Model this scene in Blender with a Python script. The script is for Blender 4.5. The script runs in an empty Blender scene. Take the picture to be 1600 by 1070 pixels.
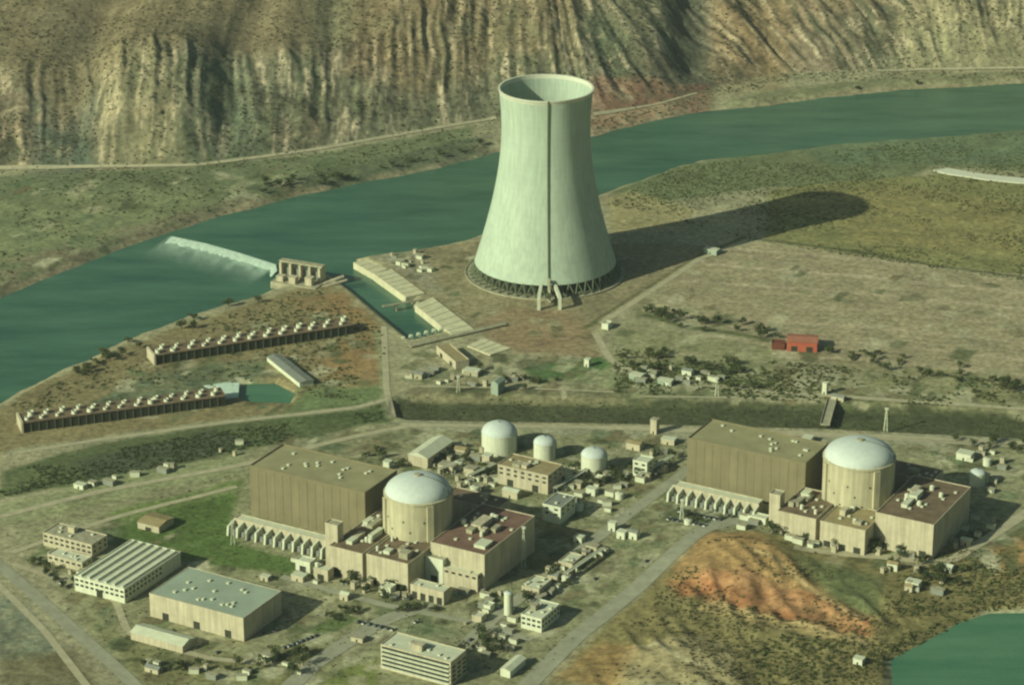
import bpy, math, random
import numpy as np
from mathutils import Vector
random.seed(7); rng = np.random.default_rng(11)
R = math.radians
sc = bpy.context.scene
COL = sc.collection
# ------------------------------------------------------------------ camera
H, PITCH, F = 835.0, R(21.7), 4500.0
cp, sp_ = math.cos(PITCH), math.sin(PITCH)
cam = bpy.data.cameras.new('camera'); co = bpy.data.objects.new('camera', cam); COL.objects.link(co)
co.location = (0, 0, H); co.rotation_euler = (R(90) - PITCH, 0, 0)
cam.sensor_width = 36; cam.lens = 36 * F / 1600; cam.clip_start = 1; cam.clip_end = 30000
sc.camera = co
def G(px, py, z=0.0):                       # where the sight line through a photo point meets height z
    a = (px - 800) / F; b = -(py - 535) / F
    d = (a, cp + b * sp_, -sp_ + b * cp)
    t = (z - H) / d[2]
    return (d[0] * t, d[1] * t)
def GP(pts, z=0.0): return [G(x, y, z) for x, y in pts]
# ------------------------------------------------------------------ noise
def vn(x, y, seed=0):
    xi = np.floor(x).astype(np.int64); yi = np.floor(y).astype(np.int64)
    xf = x - xi; yf = y - yi
    xf = xf * xf * (3 - 2 * xf); yf = yf * yf * (3 - 2 * yf)
    def h(i, j):
        n = (i * 374761393 + j * 668265263 + seed * 1442695041) & 0x7fffffff
        n = ((n ^ (n >> 13)) * 1274126177) & 0x7fffffff
        n = (n ^ (n >> 16)) & 0xffff
        return n / 65535.0
    return (h(xi, yi) * (1 - xf) + h(xi + 1, yi) * xf) * (1 - yf) + (h(xi, yi + 1) * (1 - xf) + h(xi + 1, yi + 1) * xf) * yf
def fbm(x, y, s, seed=0, o=4):
    r = 0; a = .5; t = 0
    for k in range(o):
        r = r + a * vn(x / s, y / s, seed + k * 17); t += a; a *= .5; s *= .5
    return r / t
def ridge(x, y, seed=0): return 1 - np.abs(2 * vn(x, y, seed) - 1)
def sstep(a, b, x):
    t = np.clip((x - a) / (b - a), 0, 1); return t * t * (3 - 2 * t)
def sdf(X, Y, poly):                        # signed distance to a polygon, negative inside
    d = np.full(X.shape, 1e18); ins = np.zeros(X.shape, bool); n = len(poly)
    for i in range(n):
        x1, y1 = poly[i]; x2, y2 = poly[(i + 1) % n]
        ex, ey = x2 - x1, y2 - y1
        t = np.clip(((X - x1) * ex + (Y - y1) * ey) / (ex * ex + ey * ey + 1e-9), 0, 1)
        d = np.minimum(d, (X - x1 - t * ex) ** 2 + (Y - y1 - t * ey) ** 2)
        c = (y1 > Y) != (y2 > Y)
        ins ^= c & (X < (x2 - x1) * (Y - y1) / (y2 - y1 + 1e-12) + x1)
    d = np.sqrt(d); return np.where(ins, -d, d)
def ldist(X, Y, pl):
    d = np.full(X.shape, 1e18)
    for i in range(len(pl) - 1):
        x1, y1 = pl[i]; x2, y2 = pl[i + 1]; ex, ey = x2 - x1, y2 - y1
        t = np.clip(((X - x1) * ex + (Y - y1) * ey) / (ex * ex + ey * ey + 1e-9), 0, 1)
        d = np.minimum(d, (X - x1 - t * ex) ** 2 + (Y - y1 - t * ey) ** 2)
    return np.sqrt(d)
# ------------------------------------------------------------------ terrain grid
def axis(lo, a, b, hi, step):
    f = np.arange(a, b + step * .5, step)
    def out(s, e):
        v = []; d = step * 2; x = s; sg = 1 if e > s else -1
        while (e - x) * sg > 0:
            x += d * sg; d *= 1.25; v.append(x)
        v[-1] = e; return v
    return np.array(out(a, lo)[::-1] + list(f) + out(b, hi))
gx = axis(-2600, -570, 570, 2600, 2.0); gy = axis(-600, 1470, 3170, 5200, 2.0)
X, Y = np.meshgrid(gx, gy)
WR, WP = -5.0, -3.0
river_px = [(-900, 800), (-200, 545), (0, 468), (60, 440), (130, 412), (200, 385), (262, 366), (350, 336), (450, 311), (560, 287), (680, 264), (770, 240), (930, 212),
            (1010, 192), (1100, 174), (1200, 166), (1300, 152), (1400, 141), (1500, 137), (1600, 130), (2400, 85),
            (2400, 150), (1600, 205), (1500, 214), (1400, 220), (1300, 228), (1200, 242), (1100, 252), (1050, 264), (985, 288), (940, 304), (850, 340), (760, 366),
            (700, 384), (640, 394), (560, 404), (515, 430), (428, 452), (385, 467), (300, 492), (200, 532), (130, 566), (60, 596), (0, 628), (-200, 705), (-900, 980)]
RIV = GP(river_px, WR)
chan = GP([(505, 425), (552, 404), (585, 425), (655, 484), (702, 520), (645, 535), (605, 503), (548, 455)], WR)
pond = GP([(1392, 1030), (1440, 1005), (1500, 972), (1545, 958), (1700, 955), (1700, 1200), (1350, 1200), (1395, 1080)], WP)
basin = GP([(374, 600), (430, 599), (462, 615), (452, 632), (395, 630), (368, 622)], WP)
basin2 = GP([(275, 590), (345, 575), (372, 585), (350, 598), (290, 603)], WP)
trench = GP([(617, 625), (640, 618), (1000, 628), (1250, 630), (1620, 648), (2100, 665), (2100, 705), (1620, 684), (1300, 668), (1000, 660), (640, 654), (617, 648)], -1)
hill_px = [(-900, 300), (-200, 275), (0, 268), (100, 262), (300, 258), (400, 246), (500, 232), (600, 214), (700, 196), (760, 186), (930, 182), (1030, 160), (1110, 138), (1200, 116), (1400, 109), (1600, 106), (2400, 95)]
hp = np.array(GP(hill_px, 1)); hp = hp[np.argsort(hp[:, 0])]
def warp(X, Y, dd):
    lean = .10 + .38 * sstep(20, 110, X) * sstep(480, 330, X) - .08 * sstep(0, -200, X)
    return X + (fbm(X, Y, 150, 5) - .5) * 30 + dd * lean + (fbm(X, Y, 30, 6, 2) - .5) * 6
def height(X, Y):
    shp = X.shape
    h = (fbm(X, Y, 40, 3) - .5) * .9
    hb = np.interp(X, hp[:, 0], hp[:, 1]); d = Y - hb
    dd = np.clip(d, 0, None)
    sx = warp(X, Y, dd)
    sl = .46 + .13 * (vn(X / 260 + 3.3, Y * 0, 9) - .5)
    pl = sstep(115, 165, dd) * sstep(-70, -150, X)          # the left slope eases into an upland above its brow
    hh = dd * sl - pl * .20 * np.clip(dd - 130, 0, None)
    amp = sstep(6, 110, dd) * (1 - .7 * pl)
    hh = hh + amp * (12 * (ridge(sx / 110, Y / 500, 21) - .5) + 7 * (ridge(sx / 44 + .3, Y / 260, 22) - .5))
    amp2 = sstep(2, 40, dd) * (1 - .78 * pl) * .78
    hh = hh + amp2 * (3.6 * (ridge(sx / 25, Y / 120, 23) - .5) + 4.4 * (ridge(sx / 11, Y / 110, 24) - .5) + 3.0 * (ridge(sx / 6.5, Y / 80, 28) - .5) + 3.2 * sstep(.3, .7, fbm(X, Y, 90, 29)) * (ridge((Y + X * .15) / 26 + fbm(X, Y, 60, 30) * 2, X * 0, 33) - .5) + 4.2 * (fbm(X, Y, 13, 25) - .5) + 2.2 * (fbm(X, Y, 4.5, 27, 2) - .5))
    def spur(px, py, rx, ry, a):
        cx, cy = G(px, py, 30); q = ((X - cx) / rx) ** 2 + ((Y - cy) / ry) ** 2
        return a * np.exp(-q)
    def ravine(pts, w, a):
        dl = ldist(X, Y, GP(pts, 40)); return -a * np.exp(-(dl / w) ** 2)
    k = sstep(0, 60, dd)
    hh = hh + k * (spur(235, 165, 60, 90, 24) + ravine([(110, 255), (120, 150), (200, 60)], 26, 11) + ravine([(345, 240), (370, 130), (420, 60)], 20, 8)
                   + ravine([(1100, 160), (1085, 80), (1060, -60)], 26, 14) + ravine([(540, 215), (520, 100), (540, 0)], 16, 5) + ravine([(1010, 150), (900, 0)], 14, 5))
    hh = np.minimum(hh, 330 + 60 * (fbm(X, Y, 300, 31) - .5))
    h = h + np.where(dd > 0, hh, 0)
    # rough ground and the borrow pit at lower right
    ex = sdf(X, Y, GP([(1040, 915), (1110, 835), (1200, 845), (1300, 860), (1420, 900), (1480, 960), (1380, 1020), (1300, 1110), (800, 1110), (900, 1000)], 0))
    m = sstep(4, -30, ex)
    h = h + m * (5.5 * (fbm(X, Y, 42, 41) - .35) + 2.6 * (ridge(X / 13 + Y / 40, Y / 26, 42) - .5) + 1.2 * (fbm(X, Y, 7, 43) - .5))
    sc1 = sdf(X, Y, GP([(1050, 912), (1130, 905), (1200, 895), (1300, 945), (1368, 975), (1355, 1000), (1250, 975), (1120, 948)], 0))
    h = h - sstep(6, -12, sc1) * 1.5 + sstep(3, -5, sc1) * 2.6 * (ridge(X / 9, Y / 22, 44) - .5)
    qx, qy = G(1060, 1045, 3); q = ((X - qx) / 40) ** 2 + ((Y - qy) / 42) ** 2; h = h + 5 * np.exp(-q ** 2)
    qx, qy = G(1150, 870, 5); q = ((X - qx) / 46) ** 2 + ((Y - qy) / 50) ** 2; h = h + 7 * np.exp(-q)
    # far bank foreshore
    fb = sdf(X, Y, GP([(-300, 300), (0, 280), (300, 268), (500, 245), (740, 200), (740, 232), (560, 278), (350, 328), (200, 378), (0, 455), (-300, 560)], 0))
    h = h + sstep(0, -30, fb) * (2.5 * (fbm(X, Y, 60, 51) - .4) + .9 * (fbm(X, Y, 10, 52) - .5))
    rb = sdf(X, Y, GP([(1200, 300), (1340, 285), (1600, 295), (1800, 300), (1800, 450), (1600, 425), (1200, 378)], 0))
    h = h + sstep(0, -20, rb) * (2.0 * (fbm(X, Y, 22, 55) - .4) + 1.0 * (fbm(X, Y, 6, 56) - .5))
    # water and cuttings
    j = (fbm(X, Y, 26, 61) - .5) * 14
    s = sdf(X, Y, RIV) + j * .6
    t = np.clip(WR + s * .42, -12, 0); k = sstep(18, 6, s)
    h = h * (1 - k) + np.minimum(h, t) * k
    for P, z, sl in ((chan, WR, .9), (pond, WP, .45), (basin, WP, .8)):
        s = sdf(X, Y, P); t = np.maximum(z + s * sl, z - 4); h = np.where(s < 12, np.minimum(h, t), h)
    s = sdf(X, Y, trench); h = np.where(s < 8, np.minimum(h, np.clip(-2.2 + s * .45, -4.2, 9)), h)
    return h
Z = height(X, Y)
def hz(x, y):
    return float(height(np.array([[x]]), np.array([[y]]))[0, 0])
# --- base colours of the ground (albedo only)
def srgb(r, g, b):
    f = lambda c: (c / 255 / 12.92) if c <= 10 else ((c / 255 + .055) / 1.055) ** 2.4
    return np.array([f(r), f(g), f(b)])
C = np.empty(X.shape + (3,)); C[:] = srgb(139, 140, 106)
big = fbm(X, Y, 90, 71)[..., None]; med = fbm(X, Y, 24, 72)[..., None]; fine = fbm(X, Y, 7, 73)[..., None]
C *= .82 + .4 * big
edge = (fbm(X, Y, 18, 75) - .5) * 12
def mix(mask, col): 
    global C
    m = mask[..., None]; C = C * (1 - m) + np.array(col) * m
def paint(pts, col, soft=5, amt=1, z=0, en=.6, spread=0):
    P = GP(pts, z); a = np.array(P); mg = 30
    ix = np.where((gx > a[:, 0].min() - mg) & (gx < a[:, 0].max() + mg))[0]; iy = np.where((gy > a[:, 1].min() - mg) & (gy < a[:, 1].max() + mg))[0]
    if not len(ix) or not len(iy): return
    sl = (slice(iy[0], iy[-1] + 1), slice(ix[0], ix[-1] + 1))
    s = sdf(X[sl], Y[sl], P) + edge[sl] * en
    m = sstep(soft, -soft, s) * amt
    if spread: m = m * np.clip(.55 + 1.6 * (fbm(X[sl], Y[sl], spread, int(abs(a[0, 0])) + 5) - .35), 0, 1)
    C[sl] = C[sl] * (1 - m[..., None]) + np.array(col) * m[..., None]
def stroke(pts, w, col, soft=2, amt=1, z=0):
    P = GP(pts, z); a = np.array(P); mg = 30
    ix = np.where((gx > a[:, 0].min() - mg) & (gx < a[:, 0].max() + mg))[0]; iy = np.where((gy > a[:, 1].min() - mg) & (gy < a[:, 1].max() + mg))[0]
    sl = (slice(iy[0], iy[-1] + 1), slice(ix[0], ix[-1] + 1))
    s = ldist(X[sl], Y[sl], P) - w / 2
    m = sstep(soft, -soft, s) * amt * np.clip(.5 + 1.2 * fbm(X[sl], Y[sl], 20, 91), 0, 1)
    C[sl] = C[sl] * (1 - m[..., None]) + np.array(col) * m[..., None]
tan_, olive, dkol, grass, brown = srgb(148, 146, 112), srgb(104, 112, 72), srgb(72, 82, 50), srgb(82, 104, 58), srgb(132, 118, 80)
pale, grey, rust, dirt = srgb(168, 170, 134), srgb(128, 134, 112), srgb(156, 111, 72), srgb(120, 106, 74)
# hills
hb = np.interp(X, hp[:, 0], hp[:, 1]); D = Y - hb
hm = sstep(-4, 6, D)
sx = warp(X, Y, np.clip(D, 0, None))
st = fbm(sx * 3.4, Y * .4, 24, 81); st2 = fbm(sx * 1.8, Y * .6, 30, 82); bl = fbm(X, Y, 110, 83)
hc = srgb(104, 102, 80)[None, None] * (1 - st[..., None]) + srgb(142, 130, 104)[None, None] * st[..., None]
k = sstep(.42, .68, st2)[..., None] * .7; hc = hc * (1 - k) + srgb(74, 82, 58) * k
k = (sstep(.45, .70, bl) * .4)[..., None]; hc = hc * (1 - k) + srgb(132, 114, 82) * k
k = (sstep(.5, .66, fbm(X, Y, 130, 86)) * .5)[..., None]; hc = hc * (1 - k) + srgb(84, 104, 76) * k
wl = fbm(sx * 4, Y * .42, 16, 87, 3); k = (sstep(.58, .70, wl) * .85)[..., None]; hc = hc * (1 - k) + srgb(178, 170, 136) * k
tr = np.abs(((D - X * .08 + fbm(X, Y, 80, 89) * 40) / 38) % 1 - .5) * 38; k = (sstep(2.2, .6, tr) * .6 * sstep(.45, .6, fbm(X, Y, 70, 90)))[..., None]; hc = hc * (1 - k) + srgb(168, 158, 124) * k
wl = fbm(sx * 2.6, Y * .5, 14, 88, 3); k = (sstep(.56, .70, wl) * .75)[..., None]; hc = hc * (1 - k) + srgb(66, 76, 54) * k
pl = (sstep(110, 150, D + edge) * sstep(-60, -140, X) * .8)[..., None]
up = srgb(106, 102, 76) * (1 - fbm(X, Y, 50, 101)[..., None]) + srgb(116, 118, 84) * fbm(X, Y, 50, 101)[..., None]
hc = hc * (1 - pl) + up * pl; hc = (hc * .85 + hc.mean((0, 1)) * .15) * (.62 + .72 * fbm(X, Y, 9, 103, 3)[..., None])
C = C * (1 - hm[..., None]) + hc * hm[..., None]
paint([(150, 240), (160, 150), (215, 90), (270, 90), (260, 140), (300, 250)], srgb(132, 128, 92), 10, .45, 25, spread=9)
paint([(540, 90), (560, 0), (900, -20), (900, 60), (780, 60), (700, 90)], srgb(138, 116, 80), 14, .35, 60, spread=22)
paint([(1120, 60), (1110, -20), (1240, -20), (1220, 50)], srgb(142, 122, 82), 12, .4, 60, spread=30)
paint([(40, 260), (60, 110), (150, 90), (160, 170), (130, 255)], srgb(78, 92, 76), 10, .75, 25, spread=18)
paint([(300, 240), (290, 120), (370, 110), (420, 250)], srgb(84, 98, 76), 12, .7, 25, spread=18)
paint([(1060, 150), (1020, 20), (1100, -20), (1120, 140)], srgb(70, 80, 64), 12, .7, 30)
paint([(900, 180), (930, 150), (1110, 130), (1115, 165), (1000, 190), (930, 205)], srgb(136, 104, 82), 6, .7, 4, spread=9)
paint([(0, 60), (0, -20), (500, -20), (480, 40), (200, 60), (100, 90)], srgb(112, 104, 76), 14, .7, 90)
paint([(1400, 100), (1420, 0), (1620, 0), (1620, 100)], srgb(150, 148, 108), 16, .5, 25)
# far shore
paint([(-300, 300), (0, 275), (300, 262), (500, 240), (740, 196), (740, 236), (560, 282), (350, 332), (200, 382), (0, 460), (-300, 560)], srgb(100, 112, 78), 6, .9, 0)
paint([(-300, 330), (0, 310), (160, 300), (330, 300), (300, 330), (100, 390), (-300, 500)], srgb(120, 128, 88), 8, .7)
paint([(0, 470), (0, 415), (150, 375), (260, 345), (350, 318), (500, 296), (560, 285), (350, 334), (200, 384)], srgb(126, 116, 92), 5, .6, -3, spread=14)
paint([(380, 300), (560, 262), (760, 215), (775, 245), (640, 268), (450, 308)], srgb(64, 76, 58), 5, .75, -3, spread=12)
paint([(1110, 165), (1200, 145), (1450, 118), (1620, 116), (1620, 132), (1400, 144), (1200, 170)], srgb(108, 116, 80), 5, .8, -2, spread=14)
# near shore to the right
paint([(960, 300), (1050, 262), (1300, 225), (1620, 200), (1800, 200), (1800, 285), (1460, 262), (1400, 290), (1200, 296), (1000, 325), (960, 320)], srgb(92, 106, 70), 6, .85, -2)
paint([(1240, 228), (1420, 214), (1620, 206), (1620, 262), (1450, 258), (1300, 262)], srgb(90, 112, 84), 8, .6, -2, spread=20)
paint([(945, 312), (985, 300), (1090, 330), (1060, 355), (960, 365)], srgb(146, 142, 98), 5, .8, -1)
paint([(1200, 296), (1340, 282), (1470, 272), (1800, 305), (1800, 460), (1600, 436), (1400, 408), (1195, 378)], srgb(116, 118, 72), 6, .9, 0)
paint([(1240, 310), (1400, 290), (1600, 320), (1600, 400), (1350, 380)], srgb(132, 126, 80), 8, .6, 0, spread=12)
# wide pale plain
paint([(1090, 400), (1190, 378), (1620, 440), (2000, 470), (2000, 640), (1620, 612), (1280, 570), (1010, 480)], srgb(144, 139, 106), 9, .95)
for i in range(15):
    y0 = 392 + i * 13
    stroke([(1080 - i * 5, y0 - 10 + i), (1350, y0 + 14), (1650, y0 + 44)], 2 + 6 * random.random(), srgb(130, 130, 98) if i % 2 else srgb(166, 160, 128), 2.5, .8)
    stroke([(1100 - i * 5, y0 - 4 + i), (1350, y0 + 20), (1650, y0 + 50)], 1.6, srgb(120, 124, 92), 1.5, .7)
stroke([(1185, 374), (1330, 392), (1480, 418), (1700, 446)], 5, srgb(74, 82, 56), 2, .9)
stroke([(1010, 492), (1060, 508), (1140, 520), (1230, 536)], 9, srgb(70, 84, 48), 4, .9)
paint([(985, 505), (1210, 545), (1240, 590), (1150, 615), (960, 600), (960, 540)], srgb(118, 124, 84), 8, .8, 0, spread=14)
paint([(1300, 560), (1620, 590), (1620, 650), (1280, 628)], srgb(112, 116, 76), 8, .75, 0, spread=12)
# cooling tower platform
paint([(640, 392), (760, 372), (1100, 385), (1120, 400), (925, 515), (940, 560), (800, 548), (660, 462), (600, 415)], srgb(128, 124, 92), 4, .95)
paint([(800, 480), (900, 490), (925, 520), (935, 560), (800, 550), (740, 510)], srgb(136, 116, 86), 8, .6, 0, spread=16)
paint([(870, 560), (1180, 570), (1180, 620), (900, 625)], srgb(108, 122, 82), 8, .7, 0, spread=12)
paint([(590, 400), (650, 388), (680, 430), (700, 470), (650, 440)], srgb(132, 134, 112), 4, .7, 0, spread=8)
stroke([(915, 512), (1000, 458), (1090, 402), (1160, 372)], 6, srgb(86, 92, 56), 2, .9)
stroke([(945, 500), (1010, 460), (1095, 405)], 9, srgb(158, 154, 120), 2, .9)
paint([(820, 575), (860, 562), (940, 558), (955, 570), (930, 585), (840, 600)], srgb(66, 98, 52), 3, .9)
# peninsula left
paint([(0, 640), (60, 600), (200, 540), (400, 470), (500, 440), (540, 450), (600, 510), (610, 640), (500, 640), (380, 650), (30, 700), (-50, 720)], srgb(120, 114, 78), 4, .9)
paint([(440, 470), (540, 455), (600, 520), (590, 600), (530, 620), (490, 560), (560, 520)], srgb(138, 116, 76), 6, .8, 0, spread=14)
paint([(250, 575), (420, 560), (410, 600), (240, 620), (120, 640)], srgb(82, 104, 78), 6, .8, 0, spread=12)
paint([(480, 610), (600, 600), (606, 660), (420, 665)], srgb(94, 118, 74), 5, .8)
paint([(0, 735), (160, 692), (380, 655), (600, 622), (612, 655), (400, 705), (200, 745), (0, 778)], srgb(78, 92, 56), 4, .92)
paint([(120, 720), (330, 672), (380, 680), (330, 715), (140, 750)], srgb(72, 80, 62), 5, .7)
stroke([(20, 706), (160, 686), (360, 658), (560, 636), (606, 622)], 8, srgb(136, 142, 108), 2)
stroke([(590, 520), (600, 570), (604, 620), (612, 650)], 8, srgb(132, 140, 100), 3, .9)
# trench vegetation
paint([(617, 622), (1000, 626), (1250, 630), (1620, 648), (2000, 662), (2000, 700), (1620, 684), (1300, 668), (1000, 660), (617, 654)], srgb(66, 74, 48), 3, .95, -2, en=.3)
paint([(640, 605), (960, 610), (980, 626), (640, 622)], srgb(112, 112, 80), 3, .8)
# plant ground
paint([(0, 790), (400, 700), (620, 662), (1620, 690), (1800, 700), (1800, 800), (1500, 870), (1300, 850), (1090, 840), (900, 1010), (820, 1070), (200, 1070)], srgb(128, 132, 96), 5, .9)
paint([(620, 657), (1620, 684), (1620, 700), (640, 672)], srgb(140, 144, 114), 3, .9)
paint([(230, 800), (375, 765), (360, 810), (375, 850), (520, 890), (530, 905), (300, 880), (180, 855), (170, 830)], srgb(76, 100, 48), 4, .95)
paint([(170, 800), (380, 748), (380, 765), (180, 818)], srgb(100, 120, 66), 3, .9)
paint([(0, 790), (170, 745), (370, 712), (380, 738), (170, 782), (0, 822)], srgb(128, 138, 96), 4, .7)
paint([(480, 985), (540, 955), (560, 965), (500, 1000)], srgb(84, 104, 58), 2, .9)
paint([(500, 1068), (590, 1010), (590, 1070)], srgb(104, 116, 60), 2, .9)
paint([(600, 955), (640, 945), (690, 955), (660, 970)], srgb(94, 102, 62), 3, .8)
paint([(560, 1000), (640, 960), (720, 985), (700, 1000), (600, 985)], srgb(118, 128, 94), 4, .6)
paint([(-200, 880), (0, 925), (40, 945), (100, 1010), (60, 1030), (-200, 1020)], srgb(98, 112, 92), 4, .8, spread=7)
paint([(0, 1020), (120, 1015), (160, 1075), (0, 1090)], srgb(94, 92, 62), 5, .85, spread=9)
paint([(130, 960), (200, 1000), (290, 1030), (430, 1010), (560, 1000), (480, 1075), (240, 1080)], srgb(110, 112, 70), 6, .8, spread=14)
paint([(860, 1070), (960, 960), (1060, 880), (1110, 835), (1200, 838), (1300, 858), (1600, 850), (1620, 940), (1540, 955), (1390, 1030), (1380, 1090)], srgb(118, 114, 72), 5, .95)
paint([(1060, 880), (1110, 838), (1180, 838), (1240, 890), (1300, 930), (1250, 950), (1100, 930), (1045, 915)], srgb(154, 130, 84), 6, .95, 0)
paint([(1045, 912), (1120, 906), (1200, 925), (1290, 935), (1365, 972), (1360, 1000), (1240, 978), (1120, 948), (1060, 935)], rust, 5, .95, -1, spread=12)
paint([(1085, 905), (1160, 900), (1240, 925), (1360, 968), (1350, 985), (1200, 945)], srgb(160, 126, 86), 4, .8, 0, spread=8)
stroke([(1160, 870), (1210, 885), (1260, 920), (1340, 965)], 4, srgb(176, 160, 110), 2, .9)
stroke([(1120, 945), (1240, 972), (1350, 1010)], 5, srgb(184, 168, 118), 2, .9)
paint([(1100, 945), (1240, 972), (1360, 998), (1350, 1012), (1200, 985), (1090, 955)], srgb(176, 160, 108), 3, .75, -1)
paint([(960, 1075), (975, 1025), (1020, 1005), (1100, 995), (1150, 1015), (1150, 1085)], srgb(148, 142, 102), 4, .95, 0)
stroke([(972, 1040), (995, 1018), (1030, 1015), (1060, 1040), (1110, 1055)], 4, srgb(170, 168, 128), 2, .9)
paint([(860, 1060), (940, 1000), (1000, 1020), (960, 1080)], srgb(140, 118, 74), 6, .75, 0, spread=14)
paint([(1240, 870), (1380, 905), (1370, 965), (1290, 930)], srgb(84, 98, 62), 6, .8)
paint([(1540, 860), (1620, 815), (1620, 890), (1560, 900)], srgb(150, 124, 78), 5, .9)
paint([(1380, 1030), (1450, 1000), (1540, 952), (1620, 950), (1620, 962), (1545, 964), (1450, 1012), (1400, 1045)], srgb(152, 158, 124), 2.5, .9, -1, en=.2)
paint([(1060, 770), (1140, 790), (1200, 815), (1090, 830), (1030, 800)], srgb(126, 136, 110), 5, .8)
paint([(1080, 700), (1300, 745), (1290, 700), (1110, 660)], srgb(130, 136, 100), 5, .6)
paint([(860, 810), (960, 760), (1010, 765), (940, 830), (840, 900)], srgb(118, 124, 86), 6, .7, spread=14)
def patches(region, n, cols, rmin, rmax, seed):
    rg = random.Random(seed); P = GP(region); xs = [p[0] for p in P]; ys = [p[1] for p in P]; k = 0
    pts = np.array([[rg.uniform(min(xs), max(xs)), rg.uniform(min(ys), max(ys))] for _ in range(n * 3)]); ins = sdf(pts[:, 0], pts[:, 1], P) < 0
    for (x, y) in pts[ins][:n]:
        rx, ry = rg.uniform(rmin, rmax), rg.uniform(rmin, rmax) * 1.3; a = PA0 + (0 if rg.random() < .7 else .6)
        ix = np.where(abs(gx - x) < 2.5 * rmax)[0]; iy = np.where(abs(gy - y) < 2.5 * rmax)[0]
        if not len(ix) or not len(iy): continue
        sl = (slice(iy[0], iy[-1] + 1), slice(ix[0], ix[-1] + 1)); dx, dy = X[sl] - x, Y[sl] - y
        u, v = dx * math.cos(a) + dy * math.sin(a), -dx * math.sin(a) + dy * math.cos(a)
        q = np.maximum(abs(u) / rx, abs(v) / ry) + (fine[sl][..., 0] - .5) * .8; m = (sstep(1.15, .8, q) * rg.uniform(.35, .85))[..., None]
        C[sl] = C[sl] * (1 - m) + np.array(rg.choice(cols)) * m
PA0 = R(-29)
CL = [srgb(162, 164, 130), srgb(84, 94, 60), srgb(104, 100, 70), srgb(150, 152, 116), srgb(92, 108, 74), srgb(70, 78, 50)]
patches([(380, 700), (620, 668), (1090, 680), (1040, 740), (840, 900), (740, 960), (700, 800), (600, 735)], 260, CL, 2, 9, 1)
patches([(20, 850), (160, 810), (520, 890), (720, 960), (600, 1070), (230, 1070)], 150, CL, 2, 9, 2)
patches([(980, 760), (1060, 770), (1200, 800), (1080, 840), (900, 960), (780, 1040), (740, 980)], 150, CL, 2, 8, 3)
patches([(1190, 810), (1480, 850), (1600, 800), (1600, 900), (1300, 880)], 90, CL, 2, 8, 4)
patches([(640, 545), (860, 560), (1200, 575), (1600, 600), (1600, 640), (640, 612)], 200, CL, 2, 9, 5)
patches([(950, 500), (1100, 400), (1600, 440), (1600, 600), (1250, 570), (1000, 560)], 120, CL[:4] + [srgb(140, 142, 106)] * 4, 2, 10, 6)
patches([(600, 400), (740, 390), (720, 470), (930, 520), (900, 550), (700, 480)], 60, CL, 1.5, 6, 7)
patches([(200, 560), (560, 460), (600, 600), (400, 650), (60, 660)], 110, CL, 2, 8, 8)
patches([(0, 280), (560, 240), (760, 200), (560, 280), (260, 350), (0, 450)], 130, CL + [srgb(100, 112, 78)] * 5, 3, 14, 9)
patches([(1250, 690), (1600, 700), (1600, 790), (1540, 760), (1420, 700)], 60, CL, 2, 8, 10)
# submerged bed and wet rims
tiny = fbm(X, Y, 3.2, 74, 2)[..., None]
sr = sdf(X, Y, RIV) + edge * .3
mix(sstep(9, 3, sr) * sstep(-4, 1, sr) * .7 * sstep(.35, .6, fbm(X, Y, 30, 95)), srgb(140, 134, 104))
C *= (.56 + .48 * med + .46 * fine + .32 * tiny) * np.array([1.03, .985, .98])
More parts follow.
